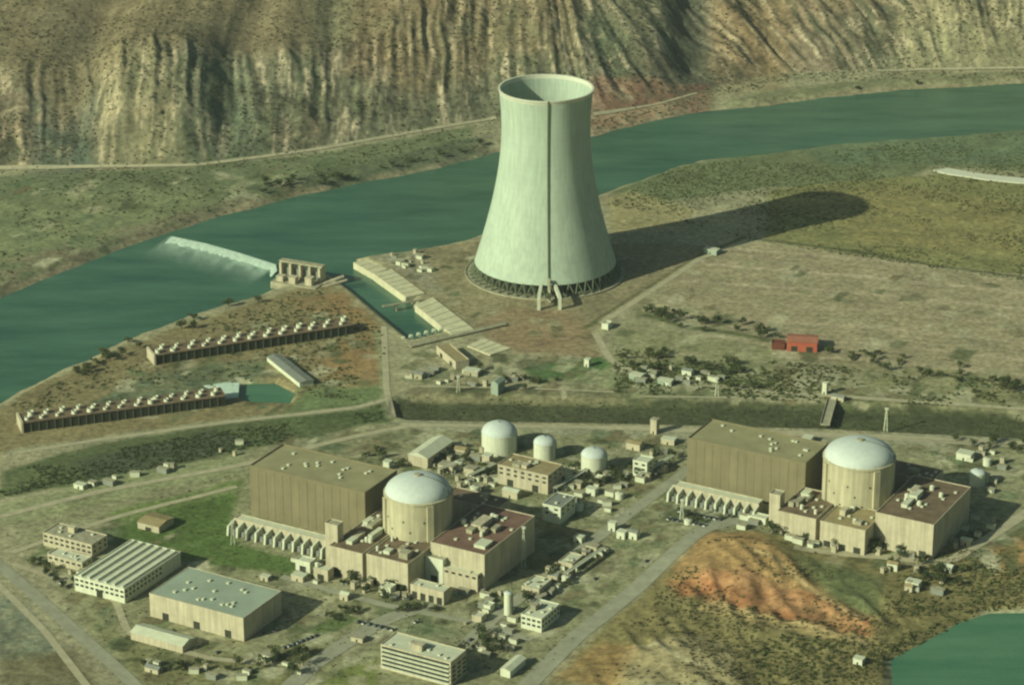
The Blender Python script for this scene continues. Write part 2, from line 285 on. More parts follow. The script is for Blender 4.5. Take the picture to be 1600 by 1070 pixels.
# ------------------------------------------------------------------ materials
def newmat(name):
    m = bpy.data.materials.new(name); m.use_nodes = True; nt = m.node_tree; nt.nodes.clear()
    o = nt.nodes.new('ShaderNodeOutputMaterial'); b = nt.nodes.new('ShaderNodeBsdfPrincipled')
    nt.links.new(b.outputs[0], o.inputs[0]); return m, nt, b
def mat(name, c, rough=.85, scale=.25, amt=.22, streak=0, bump=.0, metal=0, stripes=None):
    m, nt, b = newmat(name); N = nt.nodes; L = nt.links
    c = srgb(*c) if max(c) > 1 else np.array(c)
    tc = N.new('ShaderNodeTexCoord'); n = N.new('ShaderNodeTexNoise'); n.inputs['Scale'].default_value = scale; n.inputs['Detail'].default_value = 6; n.inputs['Roughness'].default_value = .65
    L.new(tc.outputs['Object'], n.inputs['Vector'])
    r = N.new('ShaderNodeMapRange'); r.inputs['From Min'].default_value = .3; r.inputs['From Max'].default_value = .7; r.inputs['To Min'].default_value = 1 - amt; r.inputs['To Max'].default_value = 1 + amt
    L.new(n.outputs['Fac'], r.inputs['Value']); val = r.outputs[0]
    if streak:
        mp = N.new('ShaderNodeMapping'); mp.inputs['Scale'].default_value = (1, 1, .06); L.new(tc.outputs['Object'], mp.inputs['Vector'])
        n2 = N.new('ShaderNodeTexNoise'); n2.inputs['Scale'].default_value = .45; n2.inputs['Detail'].default_value = 4; L.new(mp.outputs[0], n2.inputs['Vector'])
        r2 = N.new('ShaderNodeMapRange'); r2.inputs['From Min'].default_value = .35; r2.inputs['From Max'].default_value = .7; r2.inputs['To Min'].default_value = 1 + streak * .4; r2.inputs['To Max'].default_value = 1 - streak
        L.new(n2.outputs['Fac'], r2.inputs['Value']); mm = N.new('ShaderNodeMath'); mm.operation = 'MULTIPLY'; L.new(val, mm.inputs[0]); L.new(r2.outputs[0], mm.inputs[1]); val = mm.outputs[0]
    if stripes:
        w = N.new('ShaderNodeTexWave'); w.bands_direction = stripes[0]; w.inputs['Scale'].default_value = stripes[1]; w.inputs['Distortion'].default_value = .3
        L.new(tc.outputs['Object'], w.inputs['Vector']); r3 = N.new('ShaderNodeMapRange'); r3.inputs['To Min'].default_value = 1 - stripes[2]; r3.inputs['To Max'].default_value = 1 + stripes[2] * .3
        L.new(w.outputs['Fac'], r3.inputs['Value']); mm = N.new('ShaderNodeMath'); mm.operation = 'MULTIPLY'; L.new(val, mm.inputs[0]); L.new(r3.outputs[0], mm.inputs[1]); val = mm.outputs[0]
    mx = N.new('ShaderNodeVectorMath'); mx.operation = 'SCALE'; mx.inputs[0].default_value = tuple(c); L.new(val, mx.inputs['Scale'])
    L.new(mx.outputs[0], b.inputs['Base Color']); b.inputs['Roughness'].default_value = rough; b.inputs['Metallic'].default_value = metal; b.inputs['Specular IOR Level'].default_value = .25
    if bump:
        bp = N.new('ShaderNodeBump'); bp.inputs['Strength'].default_value = bump; bp.inputs['Distance'].default_value = .5; L.new(n.outputs['Fac'], bp.inputs['Height']); L.new(bp.outputs[0], b.inputs['Normal'])
    return m
MT = dict(
    tower=mat('tower_concrete', (172, 190, 162), streak=.13, stripes=('Z', .06, .015), scale=.05, amt=.08), rim=mat('rim_concrete', (205, 210, 180), amt=.06),
    cream=mat('cream_concrete', (186, 180, 146), streak=.22, scale=.12, amt=.14), white=mat('white_paint', (206, 212, 178), streak=.12, amt=.08),
    brick=mat('brown_cladding', (126, 120, 88), streak=.08, scale=.05, amt=.16), rbrown=mat('brown_roofing', (112, 98, 74), scale=.15, amt=.32),
    rred=mat('reddish_roofing', (118, 94, 76), scale=.1, amt=.3), rolive=mat('olive_roofing', (148, 145, 104), scale=.06, amt=.2), rgrey=mat('grey_green_roofing', (152, 168, 142), scale=.05, amt=.14, stripes=('X', .3, .08)),
    rpale=mat('pale_roofing', (196, 202, 168), amt=.12, scale=.2), rtan=mat('tan_roofing', (150, 138, 96), amt=.2), dome=mat('dome_coating', (194, 206, 190), scale=.05, amt=.08, streak=.06), drum=mat('drum_concrete', (184, 180, 142), streak=.24, scale=.1, amt=.1),
    glass=mat('dark_glass', (52, 62, 54), rough=.25, amt=.2), dark=mat('dark_louvre', (56, 60, 44), amt=.3), casing=mat('louvred_casing', (50, 52, 38), amt=.35, scale=.3), steel=mat('galvanised_steel', (128, 134, 118), rough=.6, amt=.15),
    conc=mat('weathered_concrete', (160, 158, 126), scale=.2, amt=.25, streak=.2), slab=mat('pale_concrete_slab', (196, 194, 154), scale=.15, amt=.18), dslab=mat('slab_joint', (120, 124, 92), amt=.2),
    red=mat('red_cladding', (172, 92, 66), amt=.15, streak=.12), rpink=mat('faded_red_roof', (158, 106, 82), amt=.2), darkred=mat('dark_red_cladding', (106, 62, 44), amt=.2),
    bark=mat('bark', (84, 74, 56)), foam=mat('white_water', (196, 220, 192), rough=.6, scale=.4, amt=.25, bump=.6), road=mat('worn_road', (152, 154, 126), scale=.12, amt=.2), dirtroad=mat('dirt_track', (172, 168, 132), scale=.15, amt=.2),
    wpaint=mat('car_white', (210, 212, 198), rough=.35, amt=.03), bpaint=mat('car_blue', (66, 84, 96), rough=.35, amt=.03), gpaint=mat('car_grey', (110, 114, 110), rough=.35, amt=.03), tyre=mat('tyre', (36, 36, 34)),
    stain=mat('dark_seam', (92, 104, 74), amt=.2), water2=None)
def foliage(name, c1, c2):
    m, nt, b = newmat(name); N = nt.nodes; L = nt.links
    tc = N.new('ShaderNodeTexCoord'); n = N.new('ShaderNodeTexNoise'); n.inputs['Scale'].default_value = .8; n.inputs['Detail'].default_value = 3
    g = N.new('ShaderNodeNewGeometry'); L.new(g.outputs['Position'], n.inputs['Vector'])
    r = N.new('ShaderNodeValToRGB'); r.color_ramp.elements[0].color = (*srgb(*c1), 1); r.color_ramp.elements[1].color = (*srgb(*c2), 1); r.color_ramp.elements[0].position = .35; r.color_ramp.elements[1].position = .65
    L.new(n.outputs['Fac'], r.inputs['Fac']); L.new(r.outputs[0], b.inputs['Base Color']); b.inputs['Roughness'].default_value = .9; b.inputs['Specular IOR Level'].default_value = .1
    return m
FOL = [foliage('dark_foliage', (56, 68, 40), (84, 94, 56)), foliage('olive_foliage', (66, 76, 42), (98, 104, 62)), foliage('dry_scrub', (78, 80, 50), (116, 112, 74))]
def watermat(name, c1, c2, rough=.22):
    m, nt, b = newmat(name); N = nt.nodes; L = nt.links
    g = N.new('ShaderNodeNewGeometry'); mp = N.new('ShaderNodeMapping'); mp.inputs['Scale'].default_value = (.008, .03, 1); mp.inputs['Rotation'].default_value = (0, 0, R(-20)); L.new(g.outputs['Position'], mp.inputs['Vector'])
    n = N.new('ShaderNodeTexNoise'); n.inputs['Scale'].default_value = 1; n.inputs['Detail'].default_value = 8; n.inputs['Roughness'].default_value = .7; L.new(mp.outputs[0], n.inputs['Vector'])
    r = N.new('ShaderNodeValToRGB'); r.color_ramp.elements[0].color = (*srgb(*c1), 1); r.color_ramp.elements[1].color = (*srgb(*c2), 1); r.color_ramp.elements[0].position = .35; r.color_ramp.elements[1].position = .65
    L.new(n.outputs['Fac'], r.inputs['Fac']); L.new(r.outputs[0], b.inputs['Base Color']); b.inputs['Roughness'].default_value = rough; b.inputs['Specular IOR Level'].default_value = .2
    n3 = N.new('ShaderNodeTexNoise'); n3.inputs['Scale'].default_value = .35; n3.inputs['Detail'].default_value = 4; L.new(g.outputs['Position'], n3.inputs['Vector'])
    bp = N.new('ShaderNodeBump'); bp.inputs['Strength'].default_value = .35; bp.inputs['Distance'].default_value = .6; L.new(n3.outputs['Fac'], bp.inputs['Height']); L.new(bp.outputs[0], b.inputs['Normal'])
    return m
WAT = watermat('river_water', (46, 88, 68), (76, 116, 88)); WAT2 = watermat('pond_water', (66, 112, 80), (88, 130, 96))
gm, nt, gb = newmat('ground_surface'); N = nt.nodes; L = nt.links
at = N.new('ShaderNodeAttribute'); at.attribute_name = 'albedo'
g = N.new('ShaderNodeNewGeometry')
def nz(s, d, lo, hi, f0=.3, f1=.7):
    n = N.new('ShaderNodeTexNoise'); n.inputs['Scale'].default_value = s; n.inputs['Detail'].default_value = d; n.inputs['Roughness'].default_value = .7; L.new(g.outputs['Position'], n.inputs['Vector'])
    r = N.new('ShaderNodeMapRange'); r.inputs['From Min'].default_value = f0; r.inputs['From Max'].default_value = f1; r.inputs['To Min'].default_value = lo; r.inputs['To Max'].default_value = hi
    L.new(n.outputs['Fac'], r.inputs['Value']); return n, r.outputs[0]
n1, v1 = nz(.22, 7, .48, 1.5); n2, v2 = nz(.035, 4, .84, 1.16)
mm = N.new('ShaderNodeMath'); mm.operation = 'MULTIPLY'; L.new(v1, mm.inputs[0]); L.new(v2, mm.inputs[1])
vs = N.new('ShaderNodeVectorMath'); vs.operation = 'SCALE'; L.new(at.outputs['Color'], vs.inputs[0]); L.new(mm.outputs[0], vs.inputs['Scale']); L.new(vs.outputs[0], gb.inputs['Base Color'])
gb.inputs['Roughness'].default_value = .95; gb.inputs['Specular IOR Level'].default_value = .1
bp = N.new('ShaderNodeBump'); bp.inputs['Strength'].default_value = .6; bp.inputs['Distance'].default_value = 1.2; L.new(n1.outputs['Fac'], bp.inputs['Height']); L.new(bp.outputs[0], gb.inputs['Normal'])
# ------------------------------------------------------------------ terrain mesh
def np_mesh(name, V, Fq, m, smooth=False):
    me = bpy.data.meshes.new(name); n = Fq.shape[1]
    me.vertices.add(len(V)); me.vertices.foreach_set('co', np.ascontiguousarray(V, dtype=np.float32).ravel())
    me.loops.add(Fq.size); me.loops.foreach_set('vertex_index', np.ascontiguousarray(Fq, dtype=np.int32).ravel())
    me.polygons.add(len(Fq)); me.polygons.foreach_set('loop_start', np.arange(0, Fq.size, n, dtype=np.int32)); me.polygons.foreach_set('loop_total', np.full(len(Fq), n, dtype=np.int32))
    if smooth: me.polygons.foreach_set('use_smooth', np.ones(len(Fq), bool))
    me.update(calc_edges=True); me.materials.append(m)
    o = bpy.data.objects.new(name, me); COL.objects.link(o); return o
V = np.stack([X, Y, Z], -1).reshape(-1, 3); ny, nx = X.shape
idx = np.arange(ny * nx).reshape(ny, nx)
Fq = np.stack([idx[:-1, :-1], idx[:-1, 1:], idx[1:, 1:], idx[1:, :-1]], -1).reshape(-1, 4)
gr = np_mesh('ground', V, Fq, gm, True); gr['kind'] = 'structure'
ca = gr.data.color_attributes.new('albedo', 'FLOAT_COLOR', 'POINT')
ca.data.foreach_set('color', np.concatenate([C.reshape(-1, 3), np.ones((ny * nx, 1))], 1).astype(np.float32).ravel())
def sheet(name, pts, z, m, kind='structure'):
    me = bpy.data.meshes.new(name); me.from_pydata([(x, y, z) for x, y in pts], [], [list(range(len(pts)))]); me.materials.append(m)
    o = bpy.data.objects.new(name, me); COL.objects.link(o)
    if kind: o['kind'] = kind
    return o
def grow(P, d):
    n = len(P); out = []
    cx = sum(p[0] for p in P) / n; cy = sum(p[1] for p in P) / n
    for x, y in P:
        l = math.hypot(x - cx, y - cy); out.append((x + (x - cx) / l * d, y + (y - cy) / l * d))
    return out
sheet('river', [(-2600, 1300), (2600, 2200), (2600, 4200), (-2600, 2800)], WR, WAT)
for P in (pond, basin): sheet('pond', grow(P, 9), WP, WAT2)
# ------------------------------------------------------------------ mesh builder
class MB:
    def __init__(s): s.v = []; s.f = []
    def add(s, vs, fs):
        n = len(s.v); s.v += [tuple(v) for v in vs]; s.f += [[i + n for i in f] for f in fs]; return s
    def box(s, x0, y0, z0, x1, y1, z1):
        return s.add([(x0, y0, z0), (x1, y0, z0), (x1, y1, z0), (x0, y1, z0), (x0, y0, z1), (x1, y0, z1), (x1, y1, z1), (x0, y1, z1)],
                     [(3, 2, 1, 0), (4, 5, 6, 7), (0, 1, 5, 4), (1, 2, 6, 5), (2, 3, 7, 6), (3, 0, 4, 7)])
    def lathe(s, prof, seg=48, cx=0, cy=0, close=False):
        n = len(prof); vs = []; fs = []
        for k in range(seg):
            a = 2 * math.pi * k / seg; c, q = math.cos(a), math.sin(a)
            vs += [(cx + r * c, cy + r * q, z) for r, z in prof]
        for k in range(seg):
            k2 = (k + 1) % seg
            for i in range(n - 1 + (1 if close else 0)):
                j = (i + 1) % n; fs.append((k * n + i, k2 * n + i, k2 * n + j, k * n + j))
        return s.add(vs, fs)
    def bar(s, a, b, w):
        a, b = Vector(a), Vector(b); d = (b - a).normalized(); u = d.cross(Vector((0, 0, 1)))
        if u.length < .01: u = Vector((1, 0, 0))
        u = u.normalized() * w / 2; v = d.cross(u).normalized() * w / 2
        P = [a - u - v, a + u - v, a + u + v, a - u + v, b - u - v, b + u - v, b + u + v, b - u + v]
        return s.add(P, [(3, 2, 1, 0), (4, 5, 6, 7), (0, 1, 5, 4), (1, 2, 6, 5), (2, 3, 7, 6), (3, 0, 4, 7)])
    def prism(s, poly, z0, z1):
        n = len(poly); vs = [(x, y, z0) for x, y in poly] + [(x, y, z1) for x, y in poly]
        return s.add(vs, [list(range(n))[::-1], list(range(n, 2 * n))] + [(i, (i + 1) % n, n + (i + 1) % n, n + i) for i in range(n)])
    def build(s, name, m, parent=None, smooth=False, loc=None):
        me = bpy.data.meshes.new(name); me.from_pydata(s.v, [], s.f); me.materials.append(m)
        if smooth:
            me.polygons.foreach_set('use_smooth', [True] * len(me.polygons)); me.update()
            try: me.set_sharp_from_angle(angle=R(40))
            except Exception: pass
        o = bpy.data.objects.new(name, me); COL.objects.link(o)
        if parent: o.parent = parent
        if loc: o.location = loc
        return o
def thing(name, label, cat, loc, rz=0, group=None):
    o = bpy.data.objects.new(name, None); COL.objects.link(o); o.location = loc; o.rotation_euler = (0, 0, rz); o['label'] = label; o['category'] = cat
    if group: o['group'] = group
    return o
def tag(o, label, cat, group=None):
    o['label'] = label; o['category'] = cat
    if group: o['group'] = group
    return o
def child(mesh_obj, parent, loc=(0, 0, 0), rz=0):
    c = mesh_obj.copy(); COL.objects.link(c); c.parent = parent; c.location = loc; c.rotation_euler = (0, 0, rz); return c
# ------------------------------------------------------------------ roads
def ribbon(name, pts, w, m, z=.22, group=None):
    P = GP(pts, 0); Q = []
    for i in range(len(P) - 1):
        a, b = np.array(P[i]), np.array(P[i + 1]); n = max(2, int(np.linalg.norm(b - a) / 4))
        for t in range(n): Q.append(a + (b - a) * t / n)
    Q.append(np.array(P[-1])); Q = np.array(Q)
    for _ in range(6): Q[1:-1] = (Q[:-2] + Q[1:-1] * 2 + Q[2:]) / 4
    T = np.gradient(Q, axis=0); T /= np.linalg.norm(T, axis=1)[:, None]; Nn = np.stack([-T[:, 1], T[:, 0]], 1)
    k = np.linspace(-.5, .5, 5); PX = Q[:, None, :] + Nn[:, None, :] * k[None, :, None] * w
    HZ = np.maximum(height(PX[..., 0], PX[..., 1]), -1.0) + z
    V = np.concatenate([PX, HZ[..., None]], -1).reshape(-1, 3); ii = np.arange(len(Q) * 5).reshape(-1, 5)
    Fq = np.stack([ii[:-1, :-1], ii[1:, :-1], ii[1:, 1:], ii[:-1, 1:]], -1).reshape(-1, 4)
    o = np_mesh(name, V, Fq[:, ::-1], m, True); o['kind'] = 'structure'
    return o
ribbon('road', [(-60, 835), (20, 900), (90, 960), (190, 1050), (240, 1100)], 9, MT['road'])
ribbon('road', [(-60, 870), (0, 915), (70, 985), (150, 1090)], 5, MT['dirtroad'])
ribbon('road', [(-60, 822), (60, 792), (170, 765), (370, 728), (520, 690), (640, 664), (1000, 668), (1300, 678), (1640, 694)], 6, MT['dirtroad'])
ribbon('road', [(20, 862), (90, 838), (180, 808), (370, 760)], 5, MT['dirtroad'])
ribbon('road', [(700, 1030), (760, 975), (900, 865), (1060, 745), (1120, 700)], 9, MT['road'])
ribbon('road', [(820, 1075), (900, 995), (1000, 915), (1100, 830), (1170, 812)], 12, MT['road'])
ribbon('road', [(440, 1085), (500, 1030), (600, 968), (690, 938)], 12, MT['road'])
ribbon('road', [(20, 880), (180, 935), (200, 990), (330, 1030), (480, 1040)], 5, MT['dirtroad'])
ribbon('road', [(440, 900), (600, 945), (760, 975), (830, 1000)], 6, MT['road'])
ribbon('road', [(1620, 790), (1560, 830), (1480, 880), (1380, 870), (1240, 862)], 8, MT['dirtroad'])
ribbon('track', [(625, 662), (900, 668), (1300, 682), (1640, 700)], 3, MT['dirtroad'])
ribbon('track', [(640, 603), (800, 606), (960, 612)], 2.5, MT['dirtroad'])
ribbon('track', [(1000, 619), (1150, 621), (1280, 624)], 3, MT['dirtroad'])
ribbon('track', [(20, 708), (160, 686), (360, 659), (560, 636), (612, 622)], 5, MT['dirtroad'])
ribbon('track', [(940, 505), (1010, 460), (1095, 404), (1150, 382)], 6, MT['dirtroad'])
ribbon('track', [(930, 520), (955, 565), (1010, 590), (1200, 612), (1620, 640)], 6, MT['dirtroad'])
ribbon('track', [(-40, 268), (100, 263), (300, 260), (400, 248), (500, 234), (600, 216), (700, 198), (775, 186)], 5, MT['dirtroad'], z=.6)
ribbon('track', [(928, 182), (1030, 163), (1090, 146)], 4, MT['dirtroad'], z=.6)
ribbon('track', [(1370, 112), (1450, 110), (1640, 107)], 5, MT['dirtroad'], z=.6)
ribbon('track', [(600, 510), (602, 560), (604, 610), (614, 652)], 5, MT['dirtroad'])
# ------------------------------------------------------------------ cooling tower
cx, cy = G(852, 425)
ct = thing('cooling_tower', 'giant pale concrete hyperbolic cooling tower standing beside the river', 'cooling tower', (cx, cy, 0))
def rr(z): return 36.5 * math.sqrt(1 + ((z - 127) / 92) ** 2)
zs = [10 + 150 * i / 44 for i in range(45)]
MB().lathe([(rr(z), z) for z in zs[:-1]] + [(rr(156.6), 156.6)] + [(rr(156.6) - .9, 156.6)] + [(rr(z) - (.9 if z > 14 else 1.1), z) for z in zs[:-1][::-1]], 128, close=True).build('shell', MT['tower'], ct, True)
MB().lathe([(rr(158), 157.6), (rr(158) + .4, 158), (rr(160) + .4, 160), (rr(160) - 1.1, 160), (rr(157) - 1.0, 156.6), (rr(157), 156.5)], 128, close=True).build('rim', MT['rim'], ct, True)
MB().lathe([(67, -1), (67, 1.0), (66.2, 1.0), (66.2, .3), (0.1, .3)], 96).build('basin', MT['conc'], ct)
MB().lathe([(55, .4), (55, 8.5), (0.1, 8.8)], 96).build('fill_pack', MT['dark'], ct)
rb = rr(10) - .5; nP = 48; s0 = None
for i in range(nP):
    a0 = 2 * math.pi * i / nP; h = math.pi / nP
    if s0 is None:
        b = MB()
        for sgn in (-1, 1): b.bar((62.5, 0, .2), (rb * math.cos(sgn * h), rb * math.sin(sgn * h), 10.4), .95)
        b.box(61.6, -.9, .2, 63.6, .9, 1.2); s0 = b.build('support_column', MT['stain'], ct)
    else: child(s0, ct, rz=a0)
# seam ladder, riser pipes, stair
b = MB(); aa = R(-88)
for i in range(44):
    z, z2 = zs[i], zs[i + 1]; r1, r2 = rr(z) + .5, rr(z2) + .5
    b.bar((r1 * math.cos(aa), r1 * math.sin(aa), z), (r2 * math.cos(aa), r2 * math.sin(aa), z2), 1.1)
b.build('ladder', MT['stain'], ct)
for a_, w in ((R(-94), 2.6), (R(-83), 2.6)):
    b = MB(); c, q = math.cos(a_), math.sin(a_)
    b.bar((88 * c, 88 * q, 0), (88 * c, 88 * q, 11), w); b.bar((88 * c, 88 * q, 10), (60 * c, 60 * q, 10), w); b.build('riser_pipe', MT['white'], ct)
b = MB(); b.bar((74 * math.cos(aa), 74 * math.sin(aa), 0), (60 * math.cos(aa), 60 * math.sin(aa), 16), 2.2); b.build('stair', MT['conc'], ct)
# ------------------------------------------------------------------ buildings
PA = R(-29)
def building(name, label, cat, pn, pl, pr, h, wall='cream', roof='rbrown', ang=PA, par=.7, vents=0, wins=0, rows=1, doors=0, gable=0, group=None, z0=0, fins=0, seed=0, strips=0, tanks=0, rooms=0):
    # pn / pl / pr: where the near, left and right roof corners are seen; sizes follow in the building's own frame
    rnd = random.Random(seed * 31 + int(pn[0]) + 7)
    n, l, r = (np.array(G(*p, z0 + h)) for p in (pn, pl, pr))
    if ang is None: ang = math.atan2(*(n - l)[::-1])
    U = np.array([math.cos(ang), math.sin(ang)]); Vv = np.array([-U[1], U[0]])
    Lx = max(3, abs(float(np.dot(n - l, U)))); Wy = max(3, abs(float(np.dot(r - n, Vv))))
    t = thing(name, label, cat, (n[0], n[1], z0), ang, group)
    x0, x1, y0, y1 = -Lx, 0, 0, Wy
    MB().box(x0, y0, -1.5, x1, y1, h).build('wall', MT[wall], t)
    if gable:
        b = MB(); e = .5; ym = (y0 + y1) / 2
        if Lx >= Wy:
            b.add([(x0 - e, y0 - e, h - .1), (x1 + e, y0 - e, h - .1), (x1 + e, y1 + e, h - .1), (x0 - e, y1 + e, h - .1), (x0 - e, ym, h + gable), (x1 + e, ym, h + gable)], [(0, 1, 5, 4), (2, 3, 4, 5), (1, 2, 5), (3, 0, 4), (3, 2, 1, 0)])
        else:
            xm = (x0 + x1) / 2
            b.add([(x0 - e, y0 - e, h - .1), (x1 + e, y0 - e, h - .1), (x1 + e, y1 + e, h - .1), (x0 - e, y1 + e, h - .1), (xm, y0 - e, h + gable), (xm, y1 + e, h + gable)], [(1, 2, 5, 4), (3, 0, 4, 5), (0, 1, 4), (2, 3, 5), (3, 2, 1, 0)])
        rf = b.build('roof', MT[roof], t)
    else:
        b = MB().box(x0 + .35, y0 + .35, h - .2, x1 - .35, y1 - .35, h + .12)
        rf = b.build('roof', MT[roof], t)
        p = MB(); e = .12
        p.box(x0 - e, y0 - e, h - .3, x1 + e, y0 + .35, h + par); p.box(x0 - e, y1 - .35, h - .3, x1 + e, y1 + e, h + par)
        p.box(x0 - e, y0 + .35, h - .3, x0 + .35, y1 - .35, h + par); p.box(x1 - .35, y0 + .35, h - .3, x1 + e, y1 - .35, h + par)
        p.build('parapet', MT[wall], t)
    if strips:
        for k in range(strips):
            xx = x0 + (k + .5) * Lx / strips; b = MB(); w = Lx / strips * .28
            b.add([(xx - w, y0 + 1.5, h + .15), (xx + w, y0 + 1.5, h + .15), (xx + w, y1 - 1.5, h + .15), (xx - w, y1 - 1.5, h + .15), (xx + w * .6, y0 + 1.5, h + 1.6), (xx + w * .6, y1 - 1.5, h + 1.6)],
                  [(0, 4, 5, 3), (1, 2, 5, 4), (0, 1, 4), (2, 3, 5), (3, 2, 1, 0)]); b.build('skylight', MT['white'], rf)
    v0 = None
    for k in range(vents):
        if v0 is None:
            v0 = MB().box(-.9, -.9, 0, .9, .9, .7).box(-1.1, -1.1, .7, 1.1, 1.1, .95).build('roof_vent', MT['rpale'], rf); v = v0
        else: v = child(v0, rf)
        v.location = (x0 + Lx * rnd.uniform(.08, .92), y0 + Wy * rnd.uniform(.15, .85), h + .1 + (gable * .3))
    for k in range(rooms):
        a, c = rnd.uniform(3, max(3.5, Lx * .22)), rnd.uniform(3, max(3.5, Wy * .25)); q = rnd.uniform(2, 4)
        xx, yy = x0 + Lx * rnd.uniform(.08, .7), y0 + Wy * rnd.uniform(.1, .65)
        MB().box(xx, yy, h + .12, xx + a, yy + c, h + q).box(xx - .15, yy - .15, h + q, xx + a + .15, yy + c + .15, h + q + .3).build('roof_plant_room', MT[rnd.choice(['cream', 'conc', 'rpale'])], rf)
    for k in range(tanks):
        q = rnd.uniform(1, 1.8); MB().lathe([(q, 0), (q, 3), (.05, 3.6)], 14, x0 + Lx * rnd.uniform(.1, .9), y0 + Wy * rnd.uniform(.15, .8)).build('roof_tank', MT['white'], rf, loc=(0, 0, h + .1))
    w0 = w1 = None
    for rw in range(rows if wins else 0):
        zz = h - 2.6 - rw * 3.4
        if zz < .8: break
        for k in range(wins):
            xx = x0 + (k + .5) * Lx / wins; ww = min(1.3, Lx / wins * .32)
            if w0 is None: w0 = MB().box(-ww, -.12, 0, ww, .2, 1.5).build('window', MT['glass'], t); w = w0
            else: w = child(w0, t)
            w.location = (xx, 0, zz)
        m = max(1, int(wins * Wy / Lx))
        for k in range(min(m, 10)):
            if w1 is None: w1 = MB().box(-.2, -1, 0, .12, 1, 1.5).build('window', MT['glass'], t); w = w1
            else: w = child(w1, t)
            w.location = (0, (k + .5) * Wy / m, zz)
    for k in range(doors):
        xx = x0 + (k + .5) * Lx / doors; ww = min(2.4, Lx / doors * .3)
        MB().box(xx - ww, -.15, 0, xx + ww, .2, min(h * .55, 5)).build('door', MT['dark'], t)
    if fins:
        f0 = None; hh = h
        for k in range(fins + 1):
            xx = x0 + k * Lx / fins
            if f0 is None:
                f0 = MB().add([(-.7, -9, 0), (.7, -9, 0), (.7, 0, 0), (-.7, 0, 0), (-.7, -8, hh * .75), (.7, -8, hh * .75), (.7, 0, hh * .95), (-.7, 0, hh * .95)],
                              [(3, 2, 1, 0), (4, 5, 6, 7), (0, 1, 5, 4), (1, 2, 6, 5), (2, 3, 7, 6), (3, 0, 4, 7)]).build('fire_wall', MT['white'], t); f = f0
            else: f = child(f0, t)
            f.location = (xx, 0, 0)
        q0 = None
        for k in range(fins):
            xx = x0 + (k + .5) * Lx / fins
            if q0 is None: q0 = MB().box(-2, -6, 0, 2, -2, 3.6).box(-1.2, -7, .5, 1.2, -6, 3).bar((0, -4, 3.6), (0, -4, 5.6), .7).build('transformer', MT['steel'], t); q = q0
            else: q = child(q0, t)
            q.location = (xx, 0, 0)
    return t, Lx, Wy
# turbine halls
for u, (pn, pl, pr, lab) in enumerate([((570, 771), (386, 731), (607, 733), 'long brown turbine hall with olive roof beside the left domed reactor'), ((1259, 725), (1074, 686), (1297, 695), 'long brown turbine hall with olive roof beside the right domed reactor')]):
    t, Lx, Wy = building('turbine_hall', lab, 'turbine hall', pn, pl, pr, 36, 'brick', 'rolive', vents=14, par=1.0, group='turbine halls of the two units')
    b = MB()
    for k in range(1, 14): b.box(-Lx + k * Lx / 14 - .2, -.16, 0, -Lx + k * Lx / 14 + .2, 0, 35)
    b.build('pilasters', MT['brick'], t)
    MB().box(.003, Wy * .3, 0, .3, Wy * .55, 9).build('door', MT['dark'], t)
building('transformer_annex', 'low annex with white fire walls along the left turbine hall', 'annex', (512, 846), (366, 810), (519, 839), 9, 'cream', 'rpale', fins=10, group='transformer annexes')
building('transformer_annex', 'low annex with white fire walls along the right turbine hall', 'annex', (1185, 788), (1052, 758), (1192, 781), 9, 'cream', 'rpale', fins=9, group='transformer annexes')
# reactors
def reactor(px, py, r, lab):
    x, y = G(px, py, 47); t = thing('reactor_building', lab, 'reactor building', (x, y, 0), 0, 'domed reactor containments')
    MB().lathe([(r, -1), (r, 45.6), (r + .5, 45.6), (r + .5, 46.8), (r, 46.8), (r - .6, 47.2), (r - .6, 46.6)], 96).build('drum', MT['drum'], t, True)
    prof = [(max(.05, (r - .6) * math.cos(a)), 46.8 + 11.2 * math.sin(a)) for a in [math.pi / 2 * i / 14 for i in range(15)]]
    dm = MB().lathe(prof, 96).build('dome', MT['dome'], t, True)
    MB().lathe([(2.2, 57.6), (2.2, 59.0), (.05, 59.3)], 20).build('dome_vent', MT['conc'], dm)
    for a in (R(-68), R(-160), R(20), R(110)):
        c, s = math.cos(a), math.sin(a); b = MB()
        q = MB().box(r - .3, -2.2, -1, r + 1.5, 2.2, 45.4); b.add([(vx * c - vy * s, vx * s + vy * c, vz) for vx, vy, vz in q.v], q.f); b.build('buttress', MT['drum'], t)
    for k in range(7):
        a = R(-150 + k * 12); z = 33 - (k % 3) * 7; c, s = math.cos(a), math.sin(a)
        q = MB().box(r - .2, -.5, z, r + .25, .5, z + 1.2); MB().add([(vx * c - vy * s, vx * s + vy * c, vz) for vx, vy, vz in q.v], q.f).build('hatch', MT['dark'], t)
    b = MB(); n = 16
    for k in range(n):
        a, a2 = math.pi / 2 * k / n, math.pi / 2 * (k + 1) / n; d = R(-18)
        for w in (-1, 1):
            dd = d + w * .03
            b.bar(((r - .5) * math.cos(a) * math.cos(dd), (r - .5) * math.cos(a) * math.sin(dd), 47.2 + 11.2 * math.sin(a)), ((r - .5) * math.cos(a2) * math.cos(dd), (r - .5) * math.cos(a2) * math.sin(dd), 47.2 + 11.2 * math.sin(a2)), .3)
    b.build('dome_stair', MT['steel'], dm)
    return t
reactor(653, 766, 22.2, 'round cream reactor with pale dome at centre left of the plant')
reactor(1343, 711, 24.2, 'round cream reactor with pale dome at the right of the plant')
